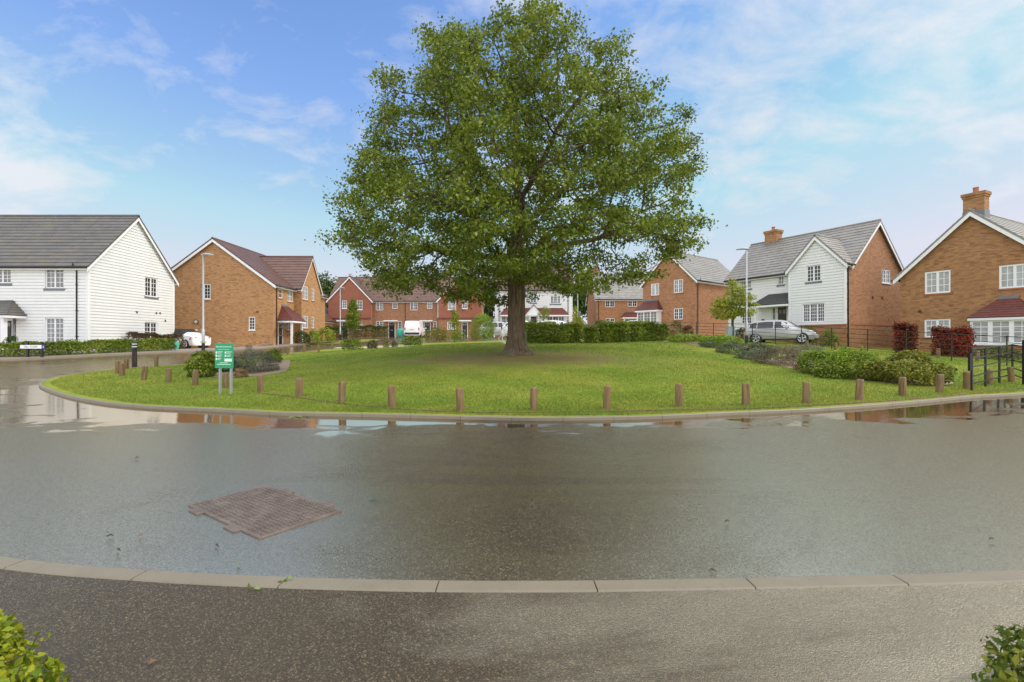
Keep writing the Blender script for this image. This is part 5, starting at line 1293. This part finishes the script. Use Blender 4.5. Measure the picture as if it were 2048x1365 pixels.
# ------------------------------------------------------------------ vehicles
M['silver'] = plain('silver_car_paint', (.46, .455, .45), .28, metal=.35, var=.03, coat=.6); M['carwhite'] = plain('white_car_paint', (.78, .79, .80), .25, var=.02, coat=.5)
M['carglass'] = glass('car_glass', (.02, .023, .025), .04); M['tyre'] = plain('tyre_rubber', (.015, .015, .015), .8); M['rim'] = plain('alloy_rim', (.55, .55, .56), .3, metal=.7)
M['lampglass'] = plain('headlamp_glass', (.6, .62, .64), .1); M['redlamp'] = plain('red_lamp', (.35, .01, .012), .15); M['softtop'] = plain('black_soft_top', (.02, .02, .02), .8)
M['plate_w'] = plain('white_number_plate', (.75, .75, .72), .4); M['plate_y'] = plain('yellow_number_plate', (.65, .5, .08), .4); M['trim'] = plain('dark_trim', (.02, .02, .02), .5)
def car(name, label, cat, x, y, rz, prof, Ln, Wd, paint, wheels, wr, glass_side, roofmat=None, tail=None, head=None, group=None, pl=('plate_w', 'plate_y'), tallrear=False):
    """prof: stations (x, belt z, roof z, half width at belt, half width at roof), x from tail (-) to nose (+)."""
    gz = Z(x, y) + .02; h = thing(name, label, cat, (x, y, gz), group); ca, sa = math.cos(rz), math.sin(rz)
    def T(p): return (x + p[0] * ca - p[1] * sa, y + p[0] * sa + p[1] * ca, gz + p[2])
    def add(m, nm, mat, par=h, **k): m.v = [T(p) for p in m.v]; return m.build(nm, M[mat], par, **k)
    sec = []
    for (px, bz, rz_, wb, wrf) in prof:
        half = [(0, .22), (wb * .90, .22), (wb * .985, .34), (wb, .55 * bz + .1), (wb * .975, bz)]
        half += [(wrf, rz_ - .035), (wrf * .78, rz_), (0, rz_ + .012)]
        sec.append([(px, a, b) for a, b in half] + [(px, -a, b) for a, b in reversed(half[1:-1])])
    m = MB(); n = len(sec[0])
    for s_ in sec: m.v += s_
    for i in range(len(sec) - 1):
        for j in range(n): m.f.append((i * n + j, (i + 1) * n + j, (i + 1) * n + (j + 1) % n, i * n + (j + 1) % n))
    m.f.append(tuple(range(n))); e = (len(sec) - 1) * n; m.f.append(tuple(e + j for j in reversed(range(n))))
    b = add(m, 'body', paint, smooth=True); mod = b.modifiers.new('es', 'EDGE_SPLIT'); mod.split_angle = R(38)
    def interp(px):
        xs_ = [q[0] for q in prof]; return [np.interp(px, xs_, [q[k] for q in prof]) for k in range(1, 5)]
    for sgn in (1, -1):
        for (a, c_) in glass_side:
            m = MB(); st = np.linspace(a, c_, 7); lo, hi = [], []
            for q in st:
                bz, rz_, wb, wrf = interp(q); f0, f1 = .07, .86
                lo.append((q, sgn * (wb * .975 + (wrf - wb * .975) * f0 + .006), bz + (rz_ - .035 - bz) * f0)); hi.append((q, sgn * (wb * .975 + (wrf - wb * .975) * f1 + .006), bz + (rz_ - .035 - bz) * f1))
            for i in range(6): m.poly(*((lo[i], lo[i + 1], hi[i + 1], hi[i]) if sgn < 0 else (lo[i + 1], lo[i], hi[i], hi[i + 1])))
            add(m, 'side_window', 'carglass')
        for wx in wheels:
            wb = interp(wx)[2]; m = MB(); m.cyl((wx, sgn * (wb - .3), wr), (wx, sgn * (wb - .004), wr), wr * 1.14, 24); add(m, 'wheel_arch', 'trim', par=b)
            m = MB(); m.tube([(wx, sgn * (wb - .2), wr), (wx, sgn * (wb - .02), wr), (wx, sgn * (wb + .008), wr)], [wr, wr, wr * .93], 24); wl = add(m, 'wheel', 'tyre')
            m = MB(); m.cyl((wx, sgn * (wb + .0), wr), (wx, sgn * (wb + .014), wr), wr * .16, 12)
            for k in range(5):
                a = k * math.tau / 5 + .3; m.bar((wx + math.cos(a) * wr * .1, sgn * (wb + .013), wr + math.sin(a) * wr * .1), (wx + math.cos(a) * wr * .7, sgn * (wb + .013), wr + math.sin(a) * wr * .7), .075, .01, (0, sgn, 0))
            rg = [(wx + math.cos(t) * wr * .69, sgn * (wb + .012), wr + math.sin(t) * wr * .69) for t in np.linspace(0, math.tau, 25)]; m.tube(rg, .02, 5, False); add(m, 'rim', 'rim', par=wl)
        mx = glass_side[-1][1] - .25; bz, rz_, wb, wrf = interp(mx); m = MB(); m.tube([(mx, sgn * wb * .95, bz + .05), (mx, sgn * (wb + .09), bz + .08), (mx - .02, sgn * (wb + .2), bz + .10)], [.03, .075, .05], 8); add(m, 'mirror', paint)
        m = MB(); m.box((glass_side[0][1] - .32, sgn * (interp(0)[2] + .0), interp(0)[0] - .13), (glass_side[0][1] - .14, sgn * (interp(0)[2] + .022), interp(0)[0] - .1)); add(m, 'door_handle', paint)
    if roofmat:
        m = MB(); st = [q for q in prof if q[2] - q[1] > .12]
        for i in range(len(st) - 1):
            A, B_ = st[i], st[i + 1]
            for sg in (1, -1):
                p = lambda q, k: ((q[0], sg * (q[4] + .008), q[2] - .03), (q[0], sg * q[4] * .78, q[2] + .012), (q[0], 0, q[2] + .024), (q[0], sg * (q[3] * .975 + .006), q[1] + .02))[k]
                m.poly(p(A, 0), p(B_, 0), p(B_, 1), p(A, 1)); m.poly(p(A, 1), p(B_, 1), p(B_, 2), p(A, 2)); m.poly(p(A, 3), p(B_, 3), p(B_, 0), p(A, 0))
        add(m, 'soft_top', roofmat)
    return h, T, add, interp
def sheet(add, nm, mat, pts, par=None):
    m = MB(); m.poly(*pts); o = add(m, nm, mat); return o
hatch = [(-2.1, .80, .84, .70, .55), (-2.04, .93, 1.02, .80, .62), (-1.75, .97, 1.34, .86, .60), (-1.45, .97, 1.47, .89, .61), (-.7, .96, 1.54, .90, .63), (.1, .95, 1.53, .90, .63), (.5, .94, 1.44, .90, .62), (1.15, .92, 1.0, .88, .66), (1.6, .80, .86, .85, .60), (1.98, .66, .70, .76, .5), (2.1, .55, .58, .62, .4)]
gx, gy = at(1561, 31.2); rz = math.atan2(-2.55, 3.35)
h, T, add, itp = car('parked_car', 'silver hatchback car parked behind the railings in front of the white house', 'car', gx, gy, rz, hatch, 4.2, 1.8, 'silver', (-1.33, 1.30), .325, [(-1.72, -1.3), (-1.25, -.32), (-.24, .72)])
def wind(add, x0, z0, w0, x1, z1, w1, nm='windscreen'):
    m = MB(); m.poly((x0, -w0, z0), (x0, w0, z0), (x1, w1, z1), (x1, -w1, z1)); add(m, nm, 'carglass')
wind(add, 1.145, 1.045, .60, .49, 1.475, .52); wind(add, -1.77, 1.375, .48, -2.05, 1.06, .54, 'rear_window')
for sg in (1, -1):
    m = MB(); m.poly((2.0, sg * .45, .72), (1.92, sg * .765, .70), (1.66, sg * .845, .80), (1.72, sg * .6, .85)) ; m.poly((2.0, sg * .45, .72), (2.02, sg * .46, .62), (1.95, sg * .772, .60), (1.92, sg * .765, .70)); add(m, 'headlight', 'lampglass')
    m = MB(); m.box((-2.09, sg * .55, .78), (-1.98, sg * .815, 1.0)); add(m, 'tail_light', 'redlamp')
m = MB(); m.box((2.06, -.26, .40), (2.125, .26, .51)); add(m, 'number_plate', 'plate_w')
m = MB(); m.box((2.0, -.42, .56), (2.07, .42, .66)); add(m, 'grille', 'trim')
m = MB(); m.box((1.95, -.74, .2), (2.1, .74, .33)); add(m, 'bumper', 'trim')
for sg in (1, -1): m = MB(); m.box((-1.0, sg * .885 - .012, .2), (1.0, sg * .885 + .012, .3)); add(m, 'sill_trim', 'trim')
# convertible
conv = [(-2.0, .62, .66, .66, .5), (-1.9, .80, .86, .78, .6), (-1.5, .93, .99, .84, .62), (-1.1, .96, 1.18, .86, .56), (-.6, .95, 1.42, .86, .56), (.2, .94, 1.44, .86, .57), (.45, .93, 1.38, .86, .57), (1.0, .92, .99, .85, .62), (1.5, .84, .88, .82, .56), (1.9, .64, .68, .68, .45), (2.0, .5, .52, .55, .35)]
gx, gy = at(368, 35)
h, T, add, itp = car('convertible_car', 'white convertible with black soft top beside the tan house wall', 'car', gx - .2, gy, R(166), conv, 4.0, 1.72, 'carwhite', (-1.25, 1.25), .32, [(-.35, .6)], 'softtop')
for sg in (1, -1):
    m = MB(); m.tube([(-1.93, sg * .56, .70), (-1.90, sg * .56, .71)], [.12, .10], 14); add(m, 'tail_light', 'redlamp'); m = MB(); m.tube([(-1.72, sg * .80, .72), (-1.70, sg * .835, .73)], [.11, .09], 14); add(m, 'side_light', 'redlamp')
m = MB(); m.box((-2.02, -.26, .42), (-1.97, .26, .53)); add(m, 'number_plate', 'plate_y')
# van
van = [(-2.45, .9, 1.0, .78, .7), (-2.42, 1.05, 1.72, .93, .80), (-2.3, 1.06, 1.9, .95, .80), (0, 1.06, 1.95, .95, .80), (1.1, 1.05, 1.9, .95, .78), (1.35, 1.04, 1.75, .94, .74), (1.95, 1.0, 1.1, .92, .74), (2.35, .85, .9, .86, .65), (2.5, .6, .66, .7, .5)]
gx, gy = at(831, 57)
h, T, add, itp = car('white_van', 'white panel van parked tail-first in front of the terrace', 'van', gx, gy, R(92), van, 4.9, 1.9, 'carwhite', (-1.5, 1.55), .33, [(.35, 1.4)])
m = MB(); m.poly((-2.437, .68, 1.15), (-2.437, -.68, 1.15), (-2.36, -.62, 1.68), (-2.36, .62, 1.68)); add(m, 'rear_window', 'net')
for sg in (1, -1): m = MB(); m.box((-2.46, sg * .80 - .06, .78), (-2.38, sg * .80 + .06, 1.12)); add(m, 'tail_light', 'redlamp')
m = MB(); m.box((-2.47, -.26, .82), (-2.43, .26, .95)); add(m, 'number_plate', 'plate_y'); m = MB(); m.box((-2.5, -.85, .3), (-2.4, .85, .55)); add(m, 'bumper', 'trim'); wind(add, 1.94, 1.13, .66, 1.36, 1.72, .6)
# white cars behind the hedge
for px, D, ang, lbx, sc in ((1052, 40.5, R(-4), 'white hatchback car half hidden behind the oak trunk and hedge', 1), (1093, 43, R(176), 'white estate car behind the hedge, right of the hatchback', 1)):
    gx, gy = at(px, D); h, T, add, itp = car('parked_car', lbx, 'car', gx, gy, ang, hatch, 4.2, 1.8, 'carwhite', (-1.33, 1.30), .325, [(-1.72, -1.3), (-1.25, -.32), (-.24, .72)])
    wind(add, 1.145, 1.045, .60, .49, 1.475, .52); wind(add, -1.77, 1.375, .48, -2.05, 1.06, .54, 'rear_window')
    for sg in (1, -1): m = MB(); m.box((-2.09, sg * .55, .78), (-1.98, sg * .815, 1.0)); add(m, 'tail_light', 'redlamp'); m = MB(); m.box((1.9, sg * .5, .62), (2.03, sg * .72, .74)); add(m, 'headlight', 'lampglass')
for px, D, ang, lbx in ((1282, 48, R(-60), 'pale car parked beside the bay window of the gabled house'), (1000, 46, R(8), 'grey car glimpsed left of the oak trunk')):
    gx, gy = at(px, D); h, T, add, itp = car('parked_car', lbx, 'car', gx, gy, ang, hatch, 4.2, 1.8, 'carwhite' if px > 1100 else 'silver', (-1.33, 1.30), .325, [(-1.72, -1.3), (-1.25, -.32), (-.24, .72)])
    wind(add, 1.145, 1.045, .60, .49, 1.475, .52)

# ------------------------------------------------------------------ small things
def bag(label, px, D, w, hgt):
    x, y = at(px, D); z = Z(x, y) + .09; m = MB(); n = 16; pr = [(0, .42), (.1, .5), (.45, .52), (.8, .46), (.97, .36), (1.0, .2)]
    for k, (f, r) in enumerate(pr):
        for j in range(n):
            a = math.tau * j / n; q = r * w * (1 + .1 * math.cos(4 * a) + .07 * math.sin(3 * a + k)); m.v.append((x + q * math.cos(a), y + q * .8 * math.sin(a), z + f * hgt + .03 * math.sin(2 * a)))
    for k in range(len(pr) - 1):
        for j in range(n): m.f.append((k * n + j, k * n + (j + 1) % n, (k + 1) * n + (j + 1) % n, (k + 1) * n + j))
    m.f.append(tuple((len(pr) - 1) * n + j for j in range(n)))
    tag(m.build('recycling_bag', M['teal'], None, (x, y, z), True), label, 'bag')
M['teal'] = plain('teal_woven_bag', (.05, .36, .26), .6, var=.25, vscale=6)
bag('teal recycling bag on the ground between the dark door and white van', 801, 58, .95, 1.0); bag('small teal recycling bag beside the white convertible', 353, 31.5, .3, .5)
x, y = at(1460.5, 32); z = Z(x, y) + LAWN; h = thing('utility_cabinet', 'pale grey metal utility cabinet behind the railings left of the lamp', 'cabinet', (x, y, z))
m = MB(); m.box((x - .26, y - .17, z - .1), (x + .26, y + .17, z + .92)); m.box((x - .28, y - .19, z + .92), (x + .28, y + .19, z + .97)); m.build('body', M['gsteel'], h)
m = MB(); m.box((x - .23, y - .185, z + .05), (x - .01, y - .17, z + .88)); m.box((x + .01, y - .185, z + .05), (x + .23, y - .17, z + .88)); m.build('door', M['gsteel'], h)
# hanging basket
x, y = -18.55, 38.0; z = zat(650, 38); h = thing('hanging_basket', 'hanging flower basket beside the porch of the tan house', 'basket', (x, y, z))
m = MB(); m.tube([(x, y, z - .34), (x, y, z - .26), (x, y, z - .12)], [.05, .2, .24], 12); m.build('bowl', plain('basket_coir', (.16, .08, .04), .9), h)
C, v = blob(260, (x, y, z - .02), (.27, .27, .2), sd(), 0, .5); np_mesh('flowers', leaf_polys(C, .085, .4, .7, .4, sd()), 4, M['greyleaf'], h)
m = MB(); m.tube([(x, y, z + .1), (x - .2, y, z + .4), (-19.1, y, z + .42)], .012, 5); m.build('bracket', M['iron'], h)
# white wire hoops behind the oak
x, y = at(1014, 24.5); z = Z(x, y) + LAWN; m = MB()
h = thing('wire_sculpture', 'white curved wire sculpture half hidden behind the foot of the oak', 'sculpture', (x, y, z))
def bow(a0, w, zt, yo):
    m.tube([(x + a0 - w * math.sin(t) ** 1.0 * (1 - .25 * t / math.pi), y + yo * math.sin(t), z + zt * t / math.pi) for t in np.linspace(0, math.pi, 16)], .022, 6)
bow(0, .50, .60, .1); bow(0, -.50, .60, -.1); bow(0, .28, .62, -.2); bow(0, -.28, .62, .2)
m.build('lower_hoops', M['white'], h, smooth=True); m = MB(); z += .42
bow(.05, .42, .55, .15); bow(.05, -.42, .55, -.15); bow(.05, .2, .58, -.2); m.tube([(x - .4, y, z + .12), (x + .4, y, z + .12)], .014, 6); m.build('upper_hoops', M['white'], h, smooth=True)

# manhole cover set in the road
def road_pt(px, py):
    D = HC * F / (py - HOR); return Vector((*at(px, D), 0))
lf, tp, rt, bt = road_pt(380, 1012), road_pt(530, 972), road_pt(680, 1022), road_pt(522, 1080)
ctr = (lf + tp + rt + bt) / 4; ex = ((rt - tp) + (bt - lf)).normalized(); ey = Vector((-ex.y, ex.x, 0)); a, b = 1.2, .68
def manhole():
    m_ = M['cover']; z0 = .001; h = thing('manhole_cover', 'rectangular iron service cover set in the wet road', 'cover', (ctr.x, ctr.y, 0))
    def bx(m, u0, u1, v0, v1, za, zb):
        p = ctr + ex * u0 + ey * v0; m.obox((p.x, p.y, za), ex * (u1 - u0), ey * (v1 - v0), (0, 0, zb - za))
    m = MB(); bx(m, -a / 2 + .004, a / 2 - .004, -b / 2 + .004, b / 2 - .004, -.06, .0045); rw = .022
    for (u0, u1, v0, v1) in ((-a / 2, a / 2, -b / 2, -b / 2 + rw), (-a / 2, a / 2, b / 2 - rw, b / 2), (-a / 2, -a / 2 + rw, -b / 2 + rw, b / 2 - rw), (a / 2 - rw, a / 2, -b / 2 + rw, b / 2 - rw)): bx(m, u0, u1, v0, v1, -.05, z0 + .006)
    for u0 in (-.36, .26):
        bx(m, u0, u0 + .17, b / 2, b / 2 + .05, -.05, z0 + .005); bx(m, u0 - .1, u0 + .07, -b / 2 - .05, -b / 2, -.05, z0 + .005)
    m.build('frame', m_, h)
    for k in (0, 1):
        m = MB(); uo = -a / 2 + .032 + k * (a / 2 - .026); w = a / 2 - .038
        bx(m, uo, uo + w, -b / 2 + .032, b / 2 - .032, -.02, z0 + .004)
        nu, nv = 13, 15; du, dv = w / nu, (b - .064) / nv
        for i in range(nu):
            for j in range(nv):
                cx, cy = uo + (i + .5) * du, -b / 2 + .032 + (j + .5) * dv
                if (i in (3, 4) and j in (3, 4)) or (i in (8, 9) and j in (10, 11)): continue
                if (i + j) % 2: bx(m, cx - du * .40, cx + du * .40, cy - dv * .2, cy + dv * .2, z0 + .003, z0 + .009)
                else: bx(m, cx - du * .2, cx + du * .2, cy - dv * .40, cy + dv * .40, z0 + .003, z0 + .009)
        for (i, j) in ((3.95, 3.95), (8.95, 10.95)):
            p = ctr + ex * (uo + i * du) + ey * (-b / 2 + .032 + j * dv); m.tube([(p.x, p.y, z0 + .003), (p.x, p.y, z0 + .008)], .026, 14)
        m.build('cover_plate', m_, h)
def coverm():
    m, t = newmat('rusted_cast_iron'); p = t.pos(); n1 = t.noise(p, 6, 5, .65); n2 = t.noise(p, 60, 3, .6)
    c = t.mix(t.ramp(n1, [(.35, 0), (.7, 1)]), (.098, .072, .055), (.172, .135, .108)); c = t.mix(t.ramp(n2, [(.5, 0), (.75, .5)]), c, (.055, .042, .034))
    t.out(t.bsdf(c, t.math('ADD', .38, t.math('MULTIPLY', n2, .3)), .45, normal=t.bump(n2, .4, .003))); return m
M['cover'] = coverm(); manhole()

# litter on the wet road
M['twig'] = plain('wet_twig', (.03, .02, .012), .5); M['gleaf'] = plain('fallen_green_leaf', (.14, .2, .03), .5); M['bleaf'] = plain('fallen_brown_leaf', (.16, .07, .025), .5)
LT = [(432, 1096, 'twig', 'small dark twig on the wet road below the iron cover'), (1455, 1047, 'twig', 'dark twig on the pale wet road, right of centre'), (235, 1105, 'twig', 'small dark scrap on the road left of the twig below the cover'),
      (219, 1076, 'twig', 'dark scrap on the road left of the iron cover'), (1425, 1146, 'twig', 'dark crumb just above the flush kerb, right of the puddle'), (1985, 1083, 'twig', 'dark crumb on the road at the far right'), (275, 918, 'twig', 'dark scrap on the road far up at left'),
      (1254, 984, 'gleaf', 'tiny green leaf on the dark road right of centre'), (449, 1134, 'gleaf', 'green leaf on the road just above the flush kerb'), (555, 1174, 'gleaf', 'green weed tuft growing at a joint of the flush kerb'),
      (565, 833, 'gleaf', 'larger green leaf floating in the puddle by the kerb'), (605, 838, 'gleaf', 'green leaf in the puddle right of the larger one'), (300, 1070, 'bleaf', 'small brown leaf beside the left corner of the iron cover'), (324, 1333, 'bleaf', 'tiny orange leaf on the drive near the clipped box bush')]
for px, py, mt, lbx in LT:
    p = road_pt(px, py); rs = np.random.RandomState(int(px)); an = rs.uniform(0, 6); D = p.y
    if mt == 'twig':
        m = MB(); l = .012 + .0035 * D; m.tube([(p.x - l * math.cos(an), p.y - l * math.sin(an), .012), (p.x, p.y + .01, .02), (p.x + l * math.cos(an + .5), p.y + l * math.sin(an + .5), .012)], [.003, .007, .003], 6); tag(m.build('twig', M['twig'], None, (p.x, p.y, .01)), lbx, 'twig')
    else:
        k = 5 if py < 860 or px == 555 else 1; C = np.array([[p.x, p.y, .018]]) + rs.normal(0, 1, (k, 3)) * np.array([.06, .03, .004 if px != 555 else .012])
        C[:, 2] = np.maximum(C[:, 2], .014); tag(np_mesh('weed' if px == 555 else 'leaf', leaf_polys(C, .045 if D < 5 else .16, 4.0 if px != 555 else .2, .55, .2, int(px)), 4, M[mt], loc=(p.x, p.y, .01)), lbx, 'weed' if px == 555 else 'leaf')

# clipped box bushes in the foreground, either side of the drive
def boxbush(label, c, r, mat, n, sprigs, seed):
    z0 = Z(c[0], c[1]); h = thing('box_bush', label, 'bush', (c[0], c[1], z0)); rs = np.random.RandomState(seed)
    C, v = blob(n, c, r, seed, 1.0, .66, .30)
    polys = [leaf_polys(C, .034, .35, .55, .6, seed + 1, v)]
    m = MB(); m.tube([(c[0], c[1], z0 - .05), (c[0], c[1], c[2])], .03, 8)
    for (dx, dy, dz, ln) in sprigs:
        b = np.array(c) + np.array([dx, dy, dz]); t = b + np.array([dx, dy, dz * .2]) / (np.linalg.norm([dx, dy]) + .3) * ln * .5 + np.array([rs.normal(0, .01), 0, ln])
        m.tube([np.array(c) * .5 + b * .5, b, t], [.004, .003, .002], 5)
        k = 11; f = np.linspace(.1, 1, k)[:, None]; Cs = b + (t - b) * f + rs.normal(0, .011, (k, 3)); polys.append(leaf_polys(Cs, .030, .5, .62, .3, seed + int(ln * 1000)))
    for _ in range(26):
        q = rs.normal(size=3); q /= np.linalg.norm(q); e = np.array(c) + q * np.array(r) * .9; m.tube([c, e], [.006, .002], 4)
    m.build('stems', M['bark2'], h); np_mesh('foliage', np.vstack(polys), 4, M[mat], h)
boxbush('yellow-green clipped box bush at the near left corner of the drive', (-2.13, 1.62, .13), (.40, .38, .31), 'box', 7500, [(.20, .05, .27, .10), (.28, -.02, .22, .07), (.40, .0, .08, .09), (.12, .05, .30, .07), (.36, .1, .15, .07), (.25, -.1, .2, .06), (.33, -.12, .1, .08), (.16, -.1, .27, .06)], 21)
boxbush('darker green box bush with bare sprigs at the near right corner of the drive', (2.22, 1.62, .03), (.40, .40, .32), 'box2', 7000, [(-.22, .05, .30, .10), (-.10, .0, .33, .09), (-.30, .0, .2, .05), (-.05, .1, .34, .12)], 41)

# ------------------------------------------------------------------ camera, sun, sky
cam = bpy.data.cameras.new('camera'); co = bpy.data.objects.new('camera', cam); col.objects.link(co)
co.location = (0, 0, HC); co.rotation_euler = (R(90), 0, 0); cam.sensor_width = 36; cam.lens = 36 * F / 2048; cam.clip_end = 3000; cam.clip_start = .05
cam.dof.use_dof = True; cam.dof.focus_distance = 14; cam.dof.aperture_fstop = 4.0
scene.camera = co
SE, SAZ = R(46), R(92)           # sun height, and its bearing clockwise from the view direction
sl = bpy.data.lights.new('sun', 'SUN'); sl.energy = 1.5; sl.angle = R(16); sl.color = (1, .96, .88)
so_ = bpy.data.objects.new('sun', sl); col.objects.link(so_)
sdv_ = Vector((math.sin(SAZ) * math.cos(SE), math.cos(SAZ) * math.cos(SE), math.sin(SE)))
so_.rotation_euler = sdv_.to_track_quat('Z', 'Y').to_euler(); so_.location = (20, -5, 30)
w = bpy.data.worlds.new('World'); scene.world = w; t = NT(w)
sky = t.n('ShaderNodeTexSky', sky_type='NISHITA', sun_disc=False, sun_elevation=SE, sun_rotation=SAZ, air_density=1.0, dust_density=.35, ozone_density=2.2, altitude=50)
g = t.n('ShaderNodeTexCoord').outputs['Generated']; sp = t.n('ShaderNodeSeparateXYZ'); t.l(g, sp.inputs[0])
zc = t.math('MAXIMUM', sp.outputs[2], .0); den = t.math('ADD', zc, .32)
cv = t.n('ShaderNodeCombineXYZ'); t.l(t.math('DIVIDE', sp.outputs[0], den), cv.inputs[0]); t.l(t.math('DIVIDE', sp.outputs[1], den), cv.inputs[1])
n1 = t.noise(t.scale(cv.outputs[0], (1.3, 1.6, 1)), 3.3, 8, .62, .3); n2 = t.noise(cv.outputs[0], .9, 3, .5)
# cloud thickens to the right; unseen cloud behind and overhead added as fill light
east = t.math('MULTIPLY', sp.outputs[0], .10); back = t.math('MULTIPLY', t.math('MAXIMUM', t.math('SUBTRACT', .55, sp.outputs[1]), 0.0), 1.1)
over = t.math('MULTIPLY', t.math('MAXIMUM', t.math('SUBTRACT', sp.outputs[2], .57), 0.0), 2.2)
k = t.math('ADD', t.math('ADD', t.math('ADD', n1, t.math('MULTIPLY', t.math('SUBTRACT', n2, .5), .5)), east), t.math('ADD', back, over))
pd = t.n('ShaderNodeVectorMath', operation='DISTANCE'); t.l(g, pd.inputs[0]); pd.inputs[1].default_value = (-.70, .68, .215)
puff = t.math('MULTIPLY', t.math('MAXIMUM', t.math('SUBTRACT', 1.0, t.math('DIVIDE', pd.outputs['Value'], .17)), 0.0), .32)
k = t.math('ADD', k, puff)
hz = t.math('POWER', t.math('SUBTRACT', 1.0, zc, True), 5.0)
mask = t.math('MAXIMUM', t.ramp(k, [(.44, 0), (.60, .42), (.78, .9)]), t.math('MULTIPLY', hz, .85))
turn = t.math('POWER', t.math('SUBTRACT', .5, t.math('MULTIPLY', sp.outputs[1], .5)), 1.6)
bright = t.math('ADD', 1.0, t.math('ADD', t.math('MULTIPLY', over, 1.3), t.math('MULTIPLY', turn, 1.7)))  # boosts the added unseen cloud to light walls and road
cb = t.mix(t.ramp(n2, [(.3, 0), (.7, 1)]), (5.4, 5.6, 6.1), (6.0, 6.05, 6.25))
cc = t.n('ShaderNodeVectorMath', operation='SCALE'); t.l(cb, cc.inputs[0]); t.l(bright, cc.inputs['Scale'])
sk = t.mix(1.0, t.mix(1.0, sky.outputs[0], (1.44, 1.64, 1.92), 'MULTIPLY'), (5.15, 5.28, 6.4), 'DARKEN')
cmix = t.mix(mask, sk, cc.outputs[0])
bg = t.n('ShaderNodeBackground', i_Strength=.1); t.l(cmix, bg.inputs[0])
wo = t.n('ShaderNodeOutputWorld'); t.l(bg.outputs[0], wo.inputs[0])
vs = scene.view_settings; vs.view_transform = 'Standard'; vs.look = 'None'; vs.exposure = 0.45; vs.gamma = 1.0
